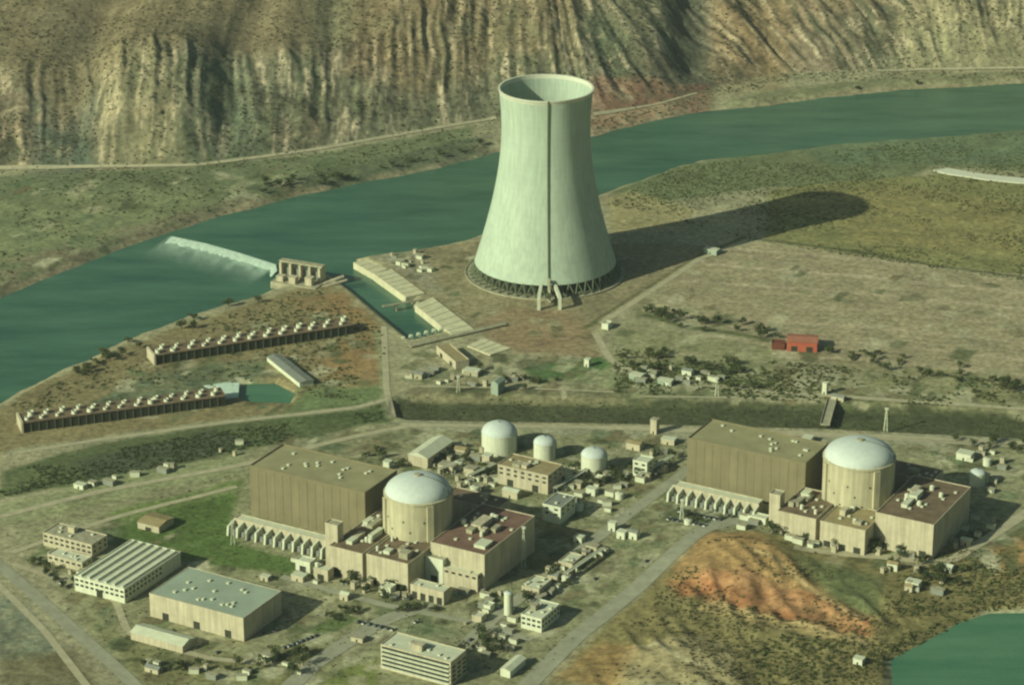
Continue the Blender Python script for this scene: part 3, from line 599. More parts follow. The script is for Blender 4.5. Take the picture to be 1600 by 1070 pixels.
# buildings around the reactors
for (pre, side) in ((0, 'left'), (1, 'right')):
    if pre == 0:
        building('control_building', 'cream windowless building with brown roof in front of the left turbine hall', 'plant building', (566, 866), (514, 853), (640, 800), 20, 'cream', 'rbrown', rooms=5, tanks=5, vents=6, doors=2)
        building('control_building', 'cream block with two bays directly in front of the left reactor', 'plant building', (637, 882), (571, 867), (672, 846), 20, 'cream', 'rbrown', rooms=3, tanks=2, vents=6, doors=3)
        building('stair_tower', 'slender cream stair tower at the corner of the left turbine hall', 'tower', (527, 822), (508, 817), (534, 815), 32, 'cream', 'conc')
        building('fuel_building', 'tall block with reddish roof on the right of the left reactor', 'plant building', (757, 868), (672, 848), (832, 806), 25, 'cream', 'rred', rooms=5, tanks=5, vents=9, doors=2)
        building('auxiliary_annex', 'lower cream annex stepped against the reddish roofed block', 'annex', (746, 900), (692, 887), (759, 889), 12, 'cream', 'rpale', rooms=1, vents=3, wins=5)
        building('auxiliary_annex', 'small square cream annex between the left reactor and reddish roofed block', 'annex', (692, 876), (664, 869), (704, 866), 17, 'white', 'conc', vents=2, doors=1)
        building('workshop', 'low cream workshop with red doors at the foot of the left unit', 'workshop', (693, 926), (641, 913), (703, 917), 9, 'cream', 'rpale', doors=4, vents=2)
        building('pump_house', 'small cream block with flat roof left of the cream control wall', 'pump house', (484, 880), (462, 874), (492, 873), 7, 'white', 'rpale', doors=1)
        building('pump_house', 'cream hut with tank standing below the white fire walls', 'pump house', (512, 893), (490, 887), (520, 886), 7, 'cream', 'rpale', doors=1, tanks=1)
        building('pump_house', 'tiny square cream hut near trees in front of the left control building', 'pump house', (610, 920), (594, 916), (617, 913), 6, 'white', 'rpale', doors=1)
        building('auxiliary_block', 'brown roofed block in the dome shadow behind the left reactor', 'plant building', (776, 797), (690, 777), (794, 780), 23, 'cream', 'rbrown', vents=5, rooms=1)
    else:
        building('auxiliary_block', 'brown roofed block in the dome shadow behind the right reactor', 'plant building', (1457, 752), (1378, 734), (1478, 736), 23, 'cream', 'rbrown', vents=5, rooms=1)
        building('control_building', 'cream building with brown roof left of the right reactor', 'plant building', (1275, 812), (1214, 799), (1302, 772), 18, 'cream', 'rbrown', rooms=4, tanks=4, vents=6, doors=2)
        building('control_building', 'cream block of three bays directly in front of the right reactor', 'plant building', (1352, 830), (1281, 815), (1378, 800), 18, 'cream', 'rtan', rooms=2, tanks=2, vents=5, doors=3)
        building('stair_tower', 'slender cream stair tower at the corner of the right turbine hall', 'tower', (1219, 775), (1203, 771), (1226, 768), 27, 'cream', 'conc')
        building('fuel_building', 'tall block with brown roof on the right of the right reactor', 'plant building', (1459, 821), (1367, 802), (1518, 762), 25, 'cream', 'rbrown', rooms=4, tanks=5, vents=9, doors=3)
        building('auxiliary_annex', 'lower cream annex in front of the right brown roofed block', 'annex', (1452, 846), (1402, 835), (1464, 836), 10, 'cream', 'rpale', vents=3, wins=5)
        building('pump_house', 'tiny cream hut below the right transformer walls', 'pump house', (1196, 812), (1168, 806), (1204, 806), 5, 'white', 'rpale', doors=1)
# buildings in the middle of the plant
building('water_treatment_building', 'tan flat roofed block in front of the three domed tanks', 'plant building', (856, 744), (778, 726), (868, 724), 14, 'cream', 'rtan', rooms=2, vents=6, wins=7, rows=2, doors=2)
building('long_shed', 'pale sloping shed standing behind the left reactor dome', 'shed', (668, 716), (638, 709), (694, 686), 8, 'cream', 'rpale', gable=3)
building('switch_house', 'small white cube building in the shadow beyond the reddish roof', 'building', (876, 794), (848, 787), (900, 776), 12, 'white', 'steel', wins=2, rows=2, vents=2)
building('switch_house', 'small white tower block left of the right turbine hall', 'building', (1011, 724), (989, 719), (1020, 715), 12, 'white', 'rpale', wins=2, rows=3)
building('office_building', 'white office block with pale roof by the lower diagonal road', 'office', (846, 968), (814, 960), (874, 944), 9, 'white', 'rpale', wins=4, rows=2, vents=4, rooms=1)
building('machine_shed', 'small pale machine shed uphill of the white lower office block', 'shed', (842, 922), (816, 915), (862, 905), 6, 'cream', 'rpale', vents=4, doors=2)
building('machine_shed', 'little cream shed with vents between the fuel block and diagonal road', 'shed', (894, 882), (874, 876), (912, 868), 5, 'cream', 'rpale', vents=3, doors=1)
building('long_hut', 'narrow pale hut at the bottom edge right of the striped building', 'hut', (797, 1048), (782, 1044), (824, 1028), 5, 'white', 'rpale', gable=1.2)
building('hut', 'small white hut under the tall slim water tank', 'hut', (766, 948), (756, 945), (772, 942), 4, 'white', 'rpale')
building('hut', 'low white hut left of the slim tank by the crossroads', 'hut', (752, 965), (738, 961), (760, 958), 4, 'cream', 'rpale')
# lower left
building('warehouse', 'huge warehouse with grey green roof at lower left', 'warehouse', (380, 966), (227, 931), (442, 924), 16, 'cream', 'rgrey', vents=16, doors=3, par=.4)
building('workshop', 'white workshop with striped skylight roof left of the huge warehouse', 'workshop', (194, 921), (113, 902), (279, 862), 10, 'white', 'rpale', wins=10, rows=2, strips=6, doors=1)
building('office_building', 'beige flat office at the left edge behind the striped workshop', 'office', (143, 852), (64, 834), (162, 835), 9, 'cream', 'conc', wins=9, rows=2, vents=4, rooms=1)
building('office_building', 'low cream office wing between beige office and striped workshop', 'office', (128, 880), (74, 866), (142, 870), 6, 'cream', 'rpale', wins=6, vents=4)
building('long_hut', 'low cream hut with rounded roof in front of the huge warehouse', 'hut', (285, 1009), (202, 988), (304, 995), 5, 'cream', 'rpale', gable=2)
building('hut', 'small cream hut on the grass behind the striped workshop', 'hut', (248, 823), (214, 815), (272, 808), 5, 'cream', 'rtan', gable=1.5, doors=1)
t, Lx, Wy = building('office_building', 'cream office with stacked louvre stripes at the bottom edge', 'office', (704, 1036), (591, 1010), (728, 1016), 16, 'cream', 'rpale', rooms=2, vents=6)
for k in range(4):
    for j in range(3): MB().box(-.15, 2 + j * Wy / 3, 2.5 + k * 2.9, .12, 1 + (j + .75) * Wy / 3, 4 + k * 2.9).build('window', MT['glass'], t)
for k in range(5): MB().box(-Lx + .8, -1.1, 1.6 + k * 2.9, -.8, -.003, 2.2 + k * 2.9).build('sunshade', MT['white'], t); MB().box(-Lx + 1, -.2, 2.5 + k * 2.9, -1, -.003, 3.9 + k * 2.9).build('window_band', MT['glass'], t)
# beyond the canal
building('red_building', 'bright red shed standing alone on the pale plain', 'shed', (1277, 536), (1230, 531), (1288, 524), 8, 'red', 'rpink', ang=R(-8), gable=1.5, doors=2)
building('red_building', 'low dark red lean-to on the left of the bright red shed', 'shed', (1226, 538), (1206, 536), (1230, 532), 5, 'darkred', 'darkred', ang=R(-8))
building('long_shed', 'long shed with bright cream wall between fan rows and brown earth', 'shed', (468, 598), (417, 557), (485, 590), 4, 'white', 'steel', ang=None, gable=1.0)
building('pump_house', 'broken looking pinkish concrete house at the end of the intake', 'pump house', (712, 566), (682, 541), (730, 560), 6, 'cream', 'rtan', ang=None, doors=2)
building('hut', 'tiny white hut beside the gravel track below the cooling tower', 'hut', (950, 508), (940, 506), (956, 503), 4, 'white', 'rpale')
building('hut', 'small green roofed hut beside the grass plot below the cooling tower', 'hut', (778, 600), (768, 597), (786, 592), 9, 'rgrey', 'rgrey', gable=2)
# small sheds of the yard: position, size, look
yard = [((1395, 890), 7, 5, 5, 'white', 'white hut on the scrubland below the right unit, nearest to the reactor'), ((1427, 917), 9, 6, 4, 'white', 'bright white hut on the scrubland above the pond'),
        ((1342, 1037), 6, 5, 4, 'white', 'lone white hut in scrub at the bottom right'), ((1483, 892), 5, 5, 4, 'white', 'tiny white hut right of the scrubland huts'),
        ((957, 828), 5, 4, 6, 'white', 'upright white cabin at the left of the yard cabins by the diagonal road'), ((972, 840), 6, 5, 5, 'white', 'white cabin in the middle of the yard cabins by the diagonal road'),
        ((991, 841), 6, 5, 5, 'white', 'white cabin at the right of the yard cabins by the diagonal road'), ((1023, 676), 5, 5, 11, 'cream', 'narrow cream cabin tower left behind the right turbine hall'),
        ((1045, 692), 10, 6, 4, 'cream', 'cream shed beside the narrow cabin tower'), ((992, 700), 11, 7, 5, 'cream', 'low cream shed right of the third domed tank'),
        ((606, 732), 5, 5, 6, 'white', 'little white cabin behind the left turbine hall end'), ((700, 735), 12, 8, 5, 'cream', 'cream shed behind the left reactor dome'), ((720, 708), 9, 7, 4, 'cream', 'cream shed left of the largest domed tank'),
        ((736, 742), 8, 7, 6, 'cream', 'cream shed between the long shed and tan block'), ((762, 722), 6, 6, 6, 'cream', 'small cabin just below the largest domed tank'), ((800, 775), 12, 7, 5, 'cream', 'low shed in front of the tan block'),
        ((900, 760), 9, 6, 4, 'cream', 'low shed below the smallest domed tank'), ((925, 772), 7, 5, 5, 'white', 'white cabin between tan block and diagonal road'), ((940, 752), 6, 5, 4, 'cream', 'cream cabin below the right domed tank'),
        ((1508, 716), 11, 8, 5, 'white', 'pale shed right of the right reactor beyond the road'), ((1262, 690), 7, 7, 4, 'white', 'white hut behind the right turbine hall'), ((1510, 850), 7, 5, 4, 'cream', 'small cabin beside the road at the far right'),
        ((126, 762), 8, 5, 3, 'white', 'pale cabin beside the left perimeter road'), ((145, 758), 5, 4, 3, 'white', 'smaller pale cabin beside the left perimeter road'), ((865, 905), 7, 5, 4, 'cream', 'small shed below the little cream shed with vents'),
        ((926, 860), 8, 5, 4, 'cream', 'low cabin on the grass strip along the diagonal road'), ((905, 846), 6, 5, 4, 'white', 'white cabin below the shadow of the fuel block'), ((1075, 585), 8, 6, 4, 'white', 'white cabin in the scrub left of the red shed'),
        ((1040, 600), 11, 6, 4, 'rgrey', 'grey green cabin in the scrub below the cooling tower track'), ((1289, 615), 3.5, 3.5, 9, 'white', 'slim white tower on the far edge of the canal'), ((1310, 624), 10, 5, 3, 'cream', 'cream shed beside the slim white canal tower'),
        ((995, 592), 10, 7, 4, 'rgrey', 'grey green shed where the gravel track bends'), ((738, 585), 12, 7, 4, 'conc', 'grey shed near the end of the intake channel'), ((655, 590), 8, 6, 4, 'conc', 'grey cabin on brown earth left of the intake end'),
        ((918, 572), 4, 4, 6, 'white', 'small bright cabin on the grass plot below the cooling tower'), ((1112, 396), 12, 7, 4, 'rgrey', 'grey shed at the corner of the plain beside the tower shadow'), ((1420, 925), 5, 4, 4, 'cream', 'small cream lean-to beside the bright white scrubland hut'),
        ((415, 905), 6, 4, 3, 'cream', 'little cabin on the lawn behind the huge warehouse'), ((468, 905), 9, 6, 4, 'cream', 'cabin between the lawn and the small cream blocks'), ((540, 935), 6, 5, 4, 'cream', 'cabin by the road below the cream control wall'),
        ((560, 1000), 8, 5, 3, 'cream', 'low cabin beside the crossroads above the louvred office'), ((420, 1030), 8, 6, 4, 'white', 'white cabin among trees right of the huge warehouse'), ((240, 1048), 10, 5, 3, 'cream', 'low cream cabin at the bottom edge left')]
for i, ((px, py), a, c, h, wl, lab) in enumerate(yard):
    x, y = G(px, py); rnd = random.Random(i); z = hz(x, y)
    t = thing('cabin', lab, 'cabin', (x, y, z), PA + (0 if i % 4 else R(6)))
    MB().box(-a / 2, -c / 2, -1, a / 2, c / 2, h).build('wall', MT[wl], t)
    if i % 3 == 0: MB().add([(-a / 2 - .3, -c / 2 - .3, h), (a / 2 + .3, -c / 2 - .3, h), (a / 2 + .3, c / 2 + .3, h), (-a / 2 - .3, c / 2 + .3, h), (-a / 2 - .3, 0, h + 1.2), (a / 2 + .3, 0, h + 1.2)], [(0, 1, 5, 4), (2, 3, 4, 5), (1, 2, 5), (3, 0, 4), (3, 2, 1, 0)]).build('roof', MT[rnd.choice(['rpale', 'rtan', 'steel'])], t)
    else: MB().box(-a / 2 - .3, -c / 2 - .3, h, a / 2 + .3, c / 2 + .3, h + .35).build('roof', MT[rnd.choice(['rpale', 'conc', 'rpale'])], t)
    MB().box(-.6, -c / 2 - .08, 0, .6, -c / 2 + .1, 2.1).build('door', MT['dark'], t)
    MB().box(a / 2 - .1, -.7, 1.1, a / 2 + .08, .7, 2.2).build('window', MT['glass'], t)
# ------------------------------------------------------------------ tanks
def tank(px, py, r, h, dh, lab, m='white', name='storage_tank', grp=None, dm='dome'):
    x, y = G(px, py, h); t = thing(name, lab, 'tank', (x, y, 0), 0, grp)
    MB().lathe([(r, -1), (r, h - .3), (r + .25, h - .3), (r + .25, h), (r - .1, h)], 48).build('shell', MT[m], t, True)
    rf = MB().lathe([(max(.05, r * math.cos(a)), h + dh * math.sin(a)) for a in [math.pi / 2 * i / 8 for i in range(9)]], 48).build('roof', MT[dm], t, True)
    MB().lathe([(.6, 0), (.6, 1), (.05, 1.1)], 12).build('roof_vent', MT['steel'], rf, loc=(0, 0, h + dh - .2))
    b = MB()
    for k in range(int(h * 1.2)): b.box(r, -.6, k / 1.2, r + .5, .6, k / 1.2 + .15)
    b.box(r, -.75, 0, r + .3, -.6, h + 1).box(r, .6, 0, r + .3, .75, h + 1); b.build('ladder', MT['steel'], t)
    return t
tank(780, 674, 12.6, 14, 7.5, 'largest of three white domed tanks behind the tan block', grp='three domed tanks')
tank(851, 690, 7.8, 12, 4.2, 'smallest domed white tank, middle of the three', grp='three domed tanks')
tank(928, 709, 9, 13, 4.5, 'medium white domed tank, rightmost of the three', grp='three domed tanks')
tank(794, 926, 2.6, 15, 1.2, 'tall slim pale water tank by the crossroads', name='water_tank')
tank(1528, 738, 5.6, 9, 2.5, 'white tank right of the right fuel block', name='water_tank')
for (px, py, r, h, lab) in [(1543, 716, 3, 5, 'small pale tank behind the white tank at far right'), (662, 742, 3.4, 6, 'small pale tank in the yard just above the left dome'), (716, 722, 3.4, 5, 'small pale tank among sheds left of the largest domed tank'),
                            (742, 760, 3.2, 6, 'small pale tank just left of the tan block'), (905, 788, 3, 4, 'small pale tank right of the small white cube'), (884, 900, 2.6, 4, 'small tank among machinery along the diagonal road'),
                            (838, 938, 2.4, 4, 'small tank between machine shed and white office block'), (1075, 812, 2.6, 4, 'small tank in the yard in front of the right transformer walls'), (968, 770, 3, 4, 'small tank beside the road left of the right transformer annex'),
                            (1190, 850, 2.6, 4, 'small tank at the foot of the right unit'), (1540, 740, 2.6, 6, 'small tank touching the white tank at far right')]:
    tank(px, py, r, h, .8, lab, name='storage_tank', m='white', dm='rpale')
# ------------------------------------------------------------------ fan cooling rows
def fanrow(p0, p1, h, w, n, lab, z=0):
    a, b_ = np.array(G(*p0, h)), np.array(G(*p1, h)); d = b_ - a; Ln = float(np.linalg.norm(d)); ang = math.atan2(d[1], d[0])
    t = thing('fan_cooler', lab, 'cooling tower', (a[0], a[1], z), ang, 'rows of forced draught coolers')
    MB().box(0, 0, -5, Ln, w, h).build('casing', MT['casing'], t)
    dk = MB().box(-.6, -.6, h, Ln + .6, w + .6, h + .5).build('deck', MT['rbrown'], t)
    MB().box(-1.6, -1.2, -5, -.05, w + 1.2, h + 1.4).build('end_wall', MT['cream'], t)
    b = MB()
    for k in range(1, n * 2): b.box(k * Ln / n / 2 - .25, -.5, -4, k * Ln / n / 2 + .25, -.003, h - .3)
    b.build('louvre_posts', MT['stain'], t)
    s0 = None
    for k in range(n):
        for j in range(2):
            if s0 is None: s0 = MB().lathe([(2.7, 0), (2.3, 1.2), (2.5, 2.8), (2.2, 2.8), (2.0, 1.2), (2.2, .2)], 20, close=True).lathe([(2.1, .9), (.05, .9)], 12).build('fan_stack', MT['white'], t, True); s = s0
            else: s = child(s0, t)
            s.location = ((k + .5) * Ln / n + (j - .5) * Ln / n * .42 + random.uniform(-.7, .7), w * (.27 + .46 * j), h + .5); q = random.uniform(.62, .95); s.scale = (q, q, random.uniform(.6, 1.1))
    return t
fanrow((243, 556), (552, 508), 7.5, 17, 13, 'dark fan cooler row with white stacks, the upper row nearer the river')
fanrow((36, 661), (352, 619), 7.5, 17, 13, 'dark fan cooler row with white stacks, the lower row nearer the road')
# basin apron with white water
x = GP([(318, 603), (352, 598), (374, 598), (372, 620), (352, 624), (338, 612)], 0)
tag(MB().prism(x[::-1], -4, .4).build('spillway_apron', MT['foam']), 'white spillway apron at the end of the lower fan cooler row', 'spillway')
# ------------------------------------------------------------------ weir, sluice, intake
def strip3d(name, top, w1, z1, z2, m, lab, cat, push=(0, -1)):
    P = [np.array(G(*p, z1)) for p in top]; b = MB(); Q = []
    for i in range(len(P) - 1):
        n = 14
        for k in range(n): Q.append(P[i] + (P[i + 1] - P[i]) * k / n)
    Q.append(P[-1]); vs = []
    for i, q in enumerate(Q):
        j1 = random.uniform(-.4, .4); w = w1 * random.uniform(.8, 1.25)
        vs += [(q[0] - push[0] * 2, q[1] - push[1] * 2, z1 - 4), (q[0] - push[0] * 1.4, q[1] - push[1] * 1.4, z1), (q[0], q[1], z1), (q[0] + push[0] * w * .5, q[1] + push[1] * w * .5 + j1, (z1 + z2) / 2), (q[0] + push[0] * w, q[1] + push[1] * w, z2 + .25), (q[0] + push[0] * w * 1.4, q[1] + push[1] * w * 1.4, z2 - .6)]
    fs = [(i * 6 + k, i * 6 + k + 1, i * 6 + 7 + k, i * 6 + 6 + k) for i in range(len(Q) - 1) for k in range(5)]
    b.add(vs, fs); o = b.build(name, m, smooth=True); tag(o, lab, cat); return o
strip3d('weir', [(268, 370), (320, 381), (370, 395), (430, 414), (432, 424)], 10, -3.6, WR, MT['foam'], 'white foaming weir line crossing the river at left', 'weir', (-.35, -.94))
A, B_ = np.array(G(262, 368, WR)), np.array(G(434, 418, WR))
uu, vv = np.meshgrid(np.linspace(0, 1, 90), np.linspace(0, 1, 30)); dn = np.array([-.35, -.94])
PX = A[0] + (B_[0] - A[0]) * uu + dn[0] * vv * 62; PY = A[1] + (B_[1] - A[1]) * uu + dn[1] * vv * 62
al = 1.3 * (1 - vv) ** 1.8 * sstep(0, .06, uu) * sstep(1, .95, uu) * (.25 + 1.1 * fbm(PX * 1.0, PY * .35, 6, 97))
fm, nt, b = newmat('foam_film'); at = nt.nodes.new('ShaderNodeAttribute'); at.attribute_name = 'foaminess'
b.inputs['Base Color'].default_value = (*srgb(176, 208, 178), 1); b.inputs['Roughness'].default_value = .7; nt.links.new(at.outputs['Fac'], b.inputs['Alpha'])
ii = np.arange(PX.size).reshape(PX.shape)
fo = np_mesh('foam', np.stack([PX, PY, np.full(PX.shape, WR + .06)], -1).reshape(-1, 3), np.stack([ii[:-1, :-1], ii[1:, :-1], ii[1:, 1:], ii[:-1, 1:]], -1).reshape(-1, 4), fm)
da = fo.data.attributes.new('foaminess', 'FLOAT', 'POINT'); da.data.foreach_set('value', np.clip(al, 0, .9).astype(np.float32).ravel())
fo['kind'] = 'stuff'; fo['label'] = 'flecks of foam drifting below the weir'
x = GP([(1458, 268), (1480, 264), (1540, 274), (1640, 284), (1640, 292), (1540, 282), (1480, 273)], 0)
tag(MB().prism(x[::-1], -3, 1.0).build('concrete_embankment', MT['rim']), 'thin bright concrete embankment at the far right by the river', 'embankment')
gx0, gy0 = G(470, 440)
t = thing('sluice_gate', 'concrete sluice gate frames standing at the river end of the weir', 'sluice', (gx0, gy0, 0), R(-24))
MB().box(-22, -12, -9, 20, 14, .8).build('platform', MT['conc'], t)
for k in range(5):
    MB().box(-21 + k * 9, 2, .8, -19 + k * 9, 12, 13).build('pier', MT['cream'], t)
MB().box(-22, 4, 13, 18, 10, 14.4).build('gantry', MT['conc'], t)
for k in range(4):
    MB().box(-18.6 + k * 9, 6.5, 1.5, -12.4 + k * 9, 7.2, 8).build('gate', MT['steel'], t)
for k, (a, c) in enumerate([(-18, -9), (-6, -10), (8, -8)]): MB().box(a, c, .8, a + 6, c + 6, 5 + k).box(a - .3, c - .3, 5 + k, a + 6.3, c + 6.3, 5.5 + k).build('hoist_house', MT['cream'], t)
MB().bar((18, 0, 0), (34, 12, 6), 1.6).bar((22, -4, 0), (38, 10, 4), 1.4).build('brace', MT['cream'], t)
def slabthing(px, z, lab, nj):
    P = GP(px, z); o = MB().prism(P, -6, z).build('concrete_slab', MT['slab']); tag(o, lab, 'concrete slab', 'pale slabs along the intake channel')
    c = np.mean(P, 0); e0, e1 = np.array(P[0]), np.array(P[1]); f0, f1 = np.array(P[3]), np.array(P[2])
    b = MB()
    for k in range(1, nj):
        a = e0 + (e1 - e0) * k / nj; d = f0 + (f1 - f0) * k / nj; b.bar((*a, z + .03), (*d, z + .03), .35)
    b.build('joint', MT['dslab'], o); return o
slabthing([(584, 428), (634, 464), (664, 458), (612, 420)], 1.0, 'pale jointed concrete slab nearest the river on the intake bank', 7)
slabthing([(648, 476), (708, 524), (742, 515), (676, 464)], 1.0, 'long pale concrete slab in the middle of the intake bank', 7)
slabthing([(730, 540), (766, 554), (798, 544), (756, 528)], 1.0, 'short pale concrete slab at the inland end of the intake bank', 4)
slabthing([(552, 410), (584, 428), (606, 420), (568, 407)], .7, 'narrow pointed slab tip where the intake meets the river', 3)
# footbridges across the channel
def bridge(p0, p1, w, z, lab):
    a, c = np.array(G(*p0, z)), np.array(G(*p1, z)); d = c - a; L_ = float(np.linalg.norm(d)); t = thing('footbridge', lab, 'bridge', (a[0], a[1], 0), math.atan2(d[1], d[0]), 'service bridges over the intake')
    MB().box(0, -w / 2, z - .8, L_, w / 2, z).build('deck', MT['conc'], t)
    for s in (-1, 1):
        b = MB().box(0, s * w / 2 - .08, z + 1, L_, s * w / 2 + .08, z + 1.15)
        for k in range(int(L_ / 4) + 1): b.box(k * 4 - .08, s * w / 2 - .07, z, k * 4 + .08, s * w / 2 + .07, z + 1)
        b.build('railing', MT['steel'], t)
    for k in (.3, .7): MB().box(L_ * k - .8, -w / 2, -8, L_ * k + .8, w / 2, z - .8).build('pier', MT['conc'], t)
bridge((598, 478), (668, 466), 3, 1.2, 'thin service bridge crossing the middle of the intake channel')
bridge((640, 540), (790, 505), 5, 1.4, 'long service bridge at the inland end of the intake channel')
# intake screens
ix, iy = G(655, 522, -3)
for k in range(6):
    x, y = G(630 + k * 12, 532 - k * 3, -2); t = thing('intake_screen', 'pale screen machine in the row at the end of the intake channel', 'screen', (x, y, -5), R(15), 'intake screens')
    MB().box(-1.6, -1.6, 0, 1.6, 1.6, 5).build('housing', MT['rgrey'], t); MB().box(-1.2, -1.9, 5, 1.2, 1.2, 6.2).build('hood', MT['white'], t)
# masts
def mast(px, py, h, lab):
    x, y = G(px, py); t = thing('lattice_mast', lab, 'mast', (x, y, hz(x, y) - .2)); b = MB()
    for sx_, sy_ in ((-1, -1), (1, -1), (1, 1), (-1, 1)): b.bar((sx_ * 1.3, sy_ * 1.3, 0), (sx_ * .3, sy_ * .3, h), .28)
    n = int(h / 4)
    for k in range(n):
        for q in range(4):
            A = [(-1, -1), (1, -1), (1, 1), (-1, 1)]; p, r_ = A[q], A[(q + 1) % 4]; f1 = 1.3 - k / n; f2 = 1.3 - (k + 1) / n
            b.bar((p[0] * f1, p[1] * f1, h * k / n), (r_[0] * f2, r_[1] * f2, h * (k + 1) / n), .14)
    b.build('lattice', MT['white'], t); MB().box(-1.2, -1.2, h, 1.2, 1.2, h + 1).build('lamp_head', MT['white'], t)
for px, py, h, lab in [(818, 885, 28, 'slim mast in the shadow beside the reddish roofed block'), (1476, 850, 24, 'white slim mast at the shaded end of the right fuel block'), (1065, 815, 15, 'slim mast in the yard before the right transformer annex'),
                       (716, 612, 12, 'slim mast on the canal embankment below the intake'), (1120, 618, 14, 'slim mast on the far canal edge right of the tower track'), (364, 850, 16, 'slim mast on the lawn at the left end of the transformer annex'), (1384, 668, 18, 'slim mast beside the road behind the right dome')]:
    mast(px, py, h, lab)
# bridge over the canal cutting
bx = G(1302, 650, 0); 
t = thing('canal_bridge', 'small concrete bridge crossing the dark canal cutting', 'bridge', (*G(1290, 660, 0), 0), R(78)); MB().box(-4, -3.5, -.6, 46, 3.5, .5).build('deck', MT['conc'], t)
for s in (-1, 1): MB().box(-4, s * 3.4 - .15, .5, 46, s * 3.4 + .15, 1.5).build('parapet', MT['cream'], t)
bxs = []
for k, (a, c, h, m) in enumerate([(3, 2, 2.2, 'white'), (5, 2.4, 2.6, 'rpale'), (2.2, 2.2, 3.4, 'cream'), (6, 3, 2.4, 'steel')]):
    bxs.append((MB().box(-a / 2, -c / 2, -.5, a / 2, c / 2, h), MB().box(-a / 2 - .12, -c / 2 - .12, h, a / 2 + .12, c / 2 + .12, h + .18), m))
proto_b = [None] * 4
def clutter(region, n, where, seed, nm='utility_cabinet'):
    rg = random.Random(seed); P = GP(region); xs = [p[0] for p in P]; ys = [p[1] for p in P]; done = 0
    while done < n:
        x, y = rg.uniform(min(xs), max(xs)), rg.uniform(min(ys), max(ys))
        if sdf(np.array([[x]]), np.array([[y]]), P)[0, 0] > 0: continue
        k = rg.randrange(4); t = bpy.data.objects.new(nm, None); COL.objects.link(t); t.location = (x, y, max(-2, hz(x, y))); t.rotation_euler = (0, 0, PA + (0 if rg.random() < .8 else .5)); q = rg.uniform(.8, 1.5); t.scale = (q, q, q)
        col = {'white': 'white', 'rpale': 'pale long', 'cream': 'cream upright', 'steel': 'grey'}[bxs[k][2]]
        tag(t, f'small {col} cabinet {where}', 'cabinet', f'{col} cabinets {where}')
        if proto_b[k] is None: proto_b[k] = (bxs[k][0].build('casing', MT[bxs[k][2]], t), bxs[k][1].build('lid', MT['conc'], t))
        else:
            for c in proto_b[k]: child(c, t)
        done += 1
clutter([(650, 720), (700, 690), (750, 700), (780, 750), (740, 790), (680, 740)], 37, 'among the sheds behind the left dome', 1)
clutter([(870, 740), (960, 740), (1040, 700), (1050, 730), (950, 800), (880, 790)], 37, 'among the sheds left of the right turbine hall', 2)
clutter([(800, 940), (860, 890), (930, 850), (950, 860), (850, 940)], 34, 'along the strip beside the diagonal road', 3)
clutter([(455, 870), (520, 895), (640, 925), (640, 940), (500, 915), (450, 890)], 20, 'at the foot of the left control building', 4)
clutter([(1200, 835), (1280, 850), (1440, 858), (1440, 870), (1250, 865)], 20, 'at the foot of the right control building', 5)
clutter([(60, 870), (100, 860), (140, 890), (120, 905)], 13, 'beside the offices at the left edge', 6)
clutter([(620, 570), (720, 580), (830, 590), (820, 605), (640, 600)], 20, 'on the yard below the intake channel', 7)
clutter([(1000, 575), (1100, 580), (1150, 600), (1000, 605)], 17, 'in the scrub beyond the canal', 8)
clutter([(595, 402), (650, 395), (680, 430), (640, 425)], 20, 'on the stony bank between channel and cooling tower', 9)
clutter([(720, 1000), (790, 990), (820, 1010), (760, 1030)], 11, 'beside the road right of the louvred office', 10)
clutter([(700, 930), (760, 910), (830, 960), (780, 1000), (720, 985)], 14, 'around the tall slim water tank', 11)
clutter([(1150, 800), (1210, 812), (1190, 840), (1130, 830)], 9, 'at the yard corner below the right transformer walls', 12)
clutter([(1465, 845), (1540, 800), (1560, 820), (1480, 870)], 10, 'along the road right of the right fuel block', 13)
clutter([(1500, 700), (1580, 705), (1590, 760), (1545, 770)], 12, 'around the white tank at the far right', 14)
clutter([(150, 735), (330, 700), (400, 690), (380, 712), (160, 760)], 9, 'on the verge of the left perimeter road', 15)
clutter([(230, 1035), (460, 1030), (480, 1062), (240, 1062)], 10, 'along the bottom edge below the huge warehouse', 16)
clutter([(1370, 885), (1490, 900), (1480, 930), (1390, 925)], 10, 'among the white huts on the scrubland', 17)
def rack(p0, p1, lab):
    a, c = np.array(G(*p0)), np.array(G(*p1)); d = c - a; L_ = float(np.linalg.norm(d)); t = thing('pipe_rack', lab, 'pipe rack', (a[0], a[1], 0), math.atan2(d[1], d[0]))
    q0 = None
    for k in range(int(L_ / 7) + 1):
        if q0 is None: q0 = q = MB().box(-.2, -1.7, -.5, .2, -1.3, 4.6).box(-.2, 1.3, -.5, .2, 1.7, 4.6).box(-.2, -1.8, 4.6, .2, 1.8, 5).build('trestle', MT['steel'], t)
        else: q = child(q0, t)
        q.location = (k * 7, 0, 0)
    for k in range(4): MB().bar((-1, -1.2 + k * .8, 5.3), (L_ + 1, -1.2 + k * .8, 5.3), .5).build('pipe', MT[('white', 'rpale', 'conc', 'white')[k]], t)
rack((735, 752), (772, 735), 'raised pipe rack left of the tan block'); rack((868, 772), (925, 738), 'raised pipe rack running right from the tan block'); rack((886, 905), (940, 868), 'raised pipe rack along the diagonal road')
rack((1000, 752), (1050, 722), 'raised pipe rack towards the right turbine hall'); rack((690, 742), (722, 728), 'raised pipe rack behind the left dome')
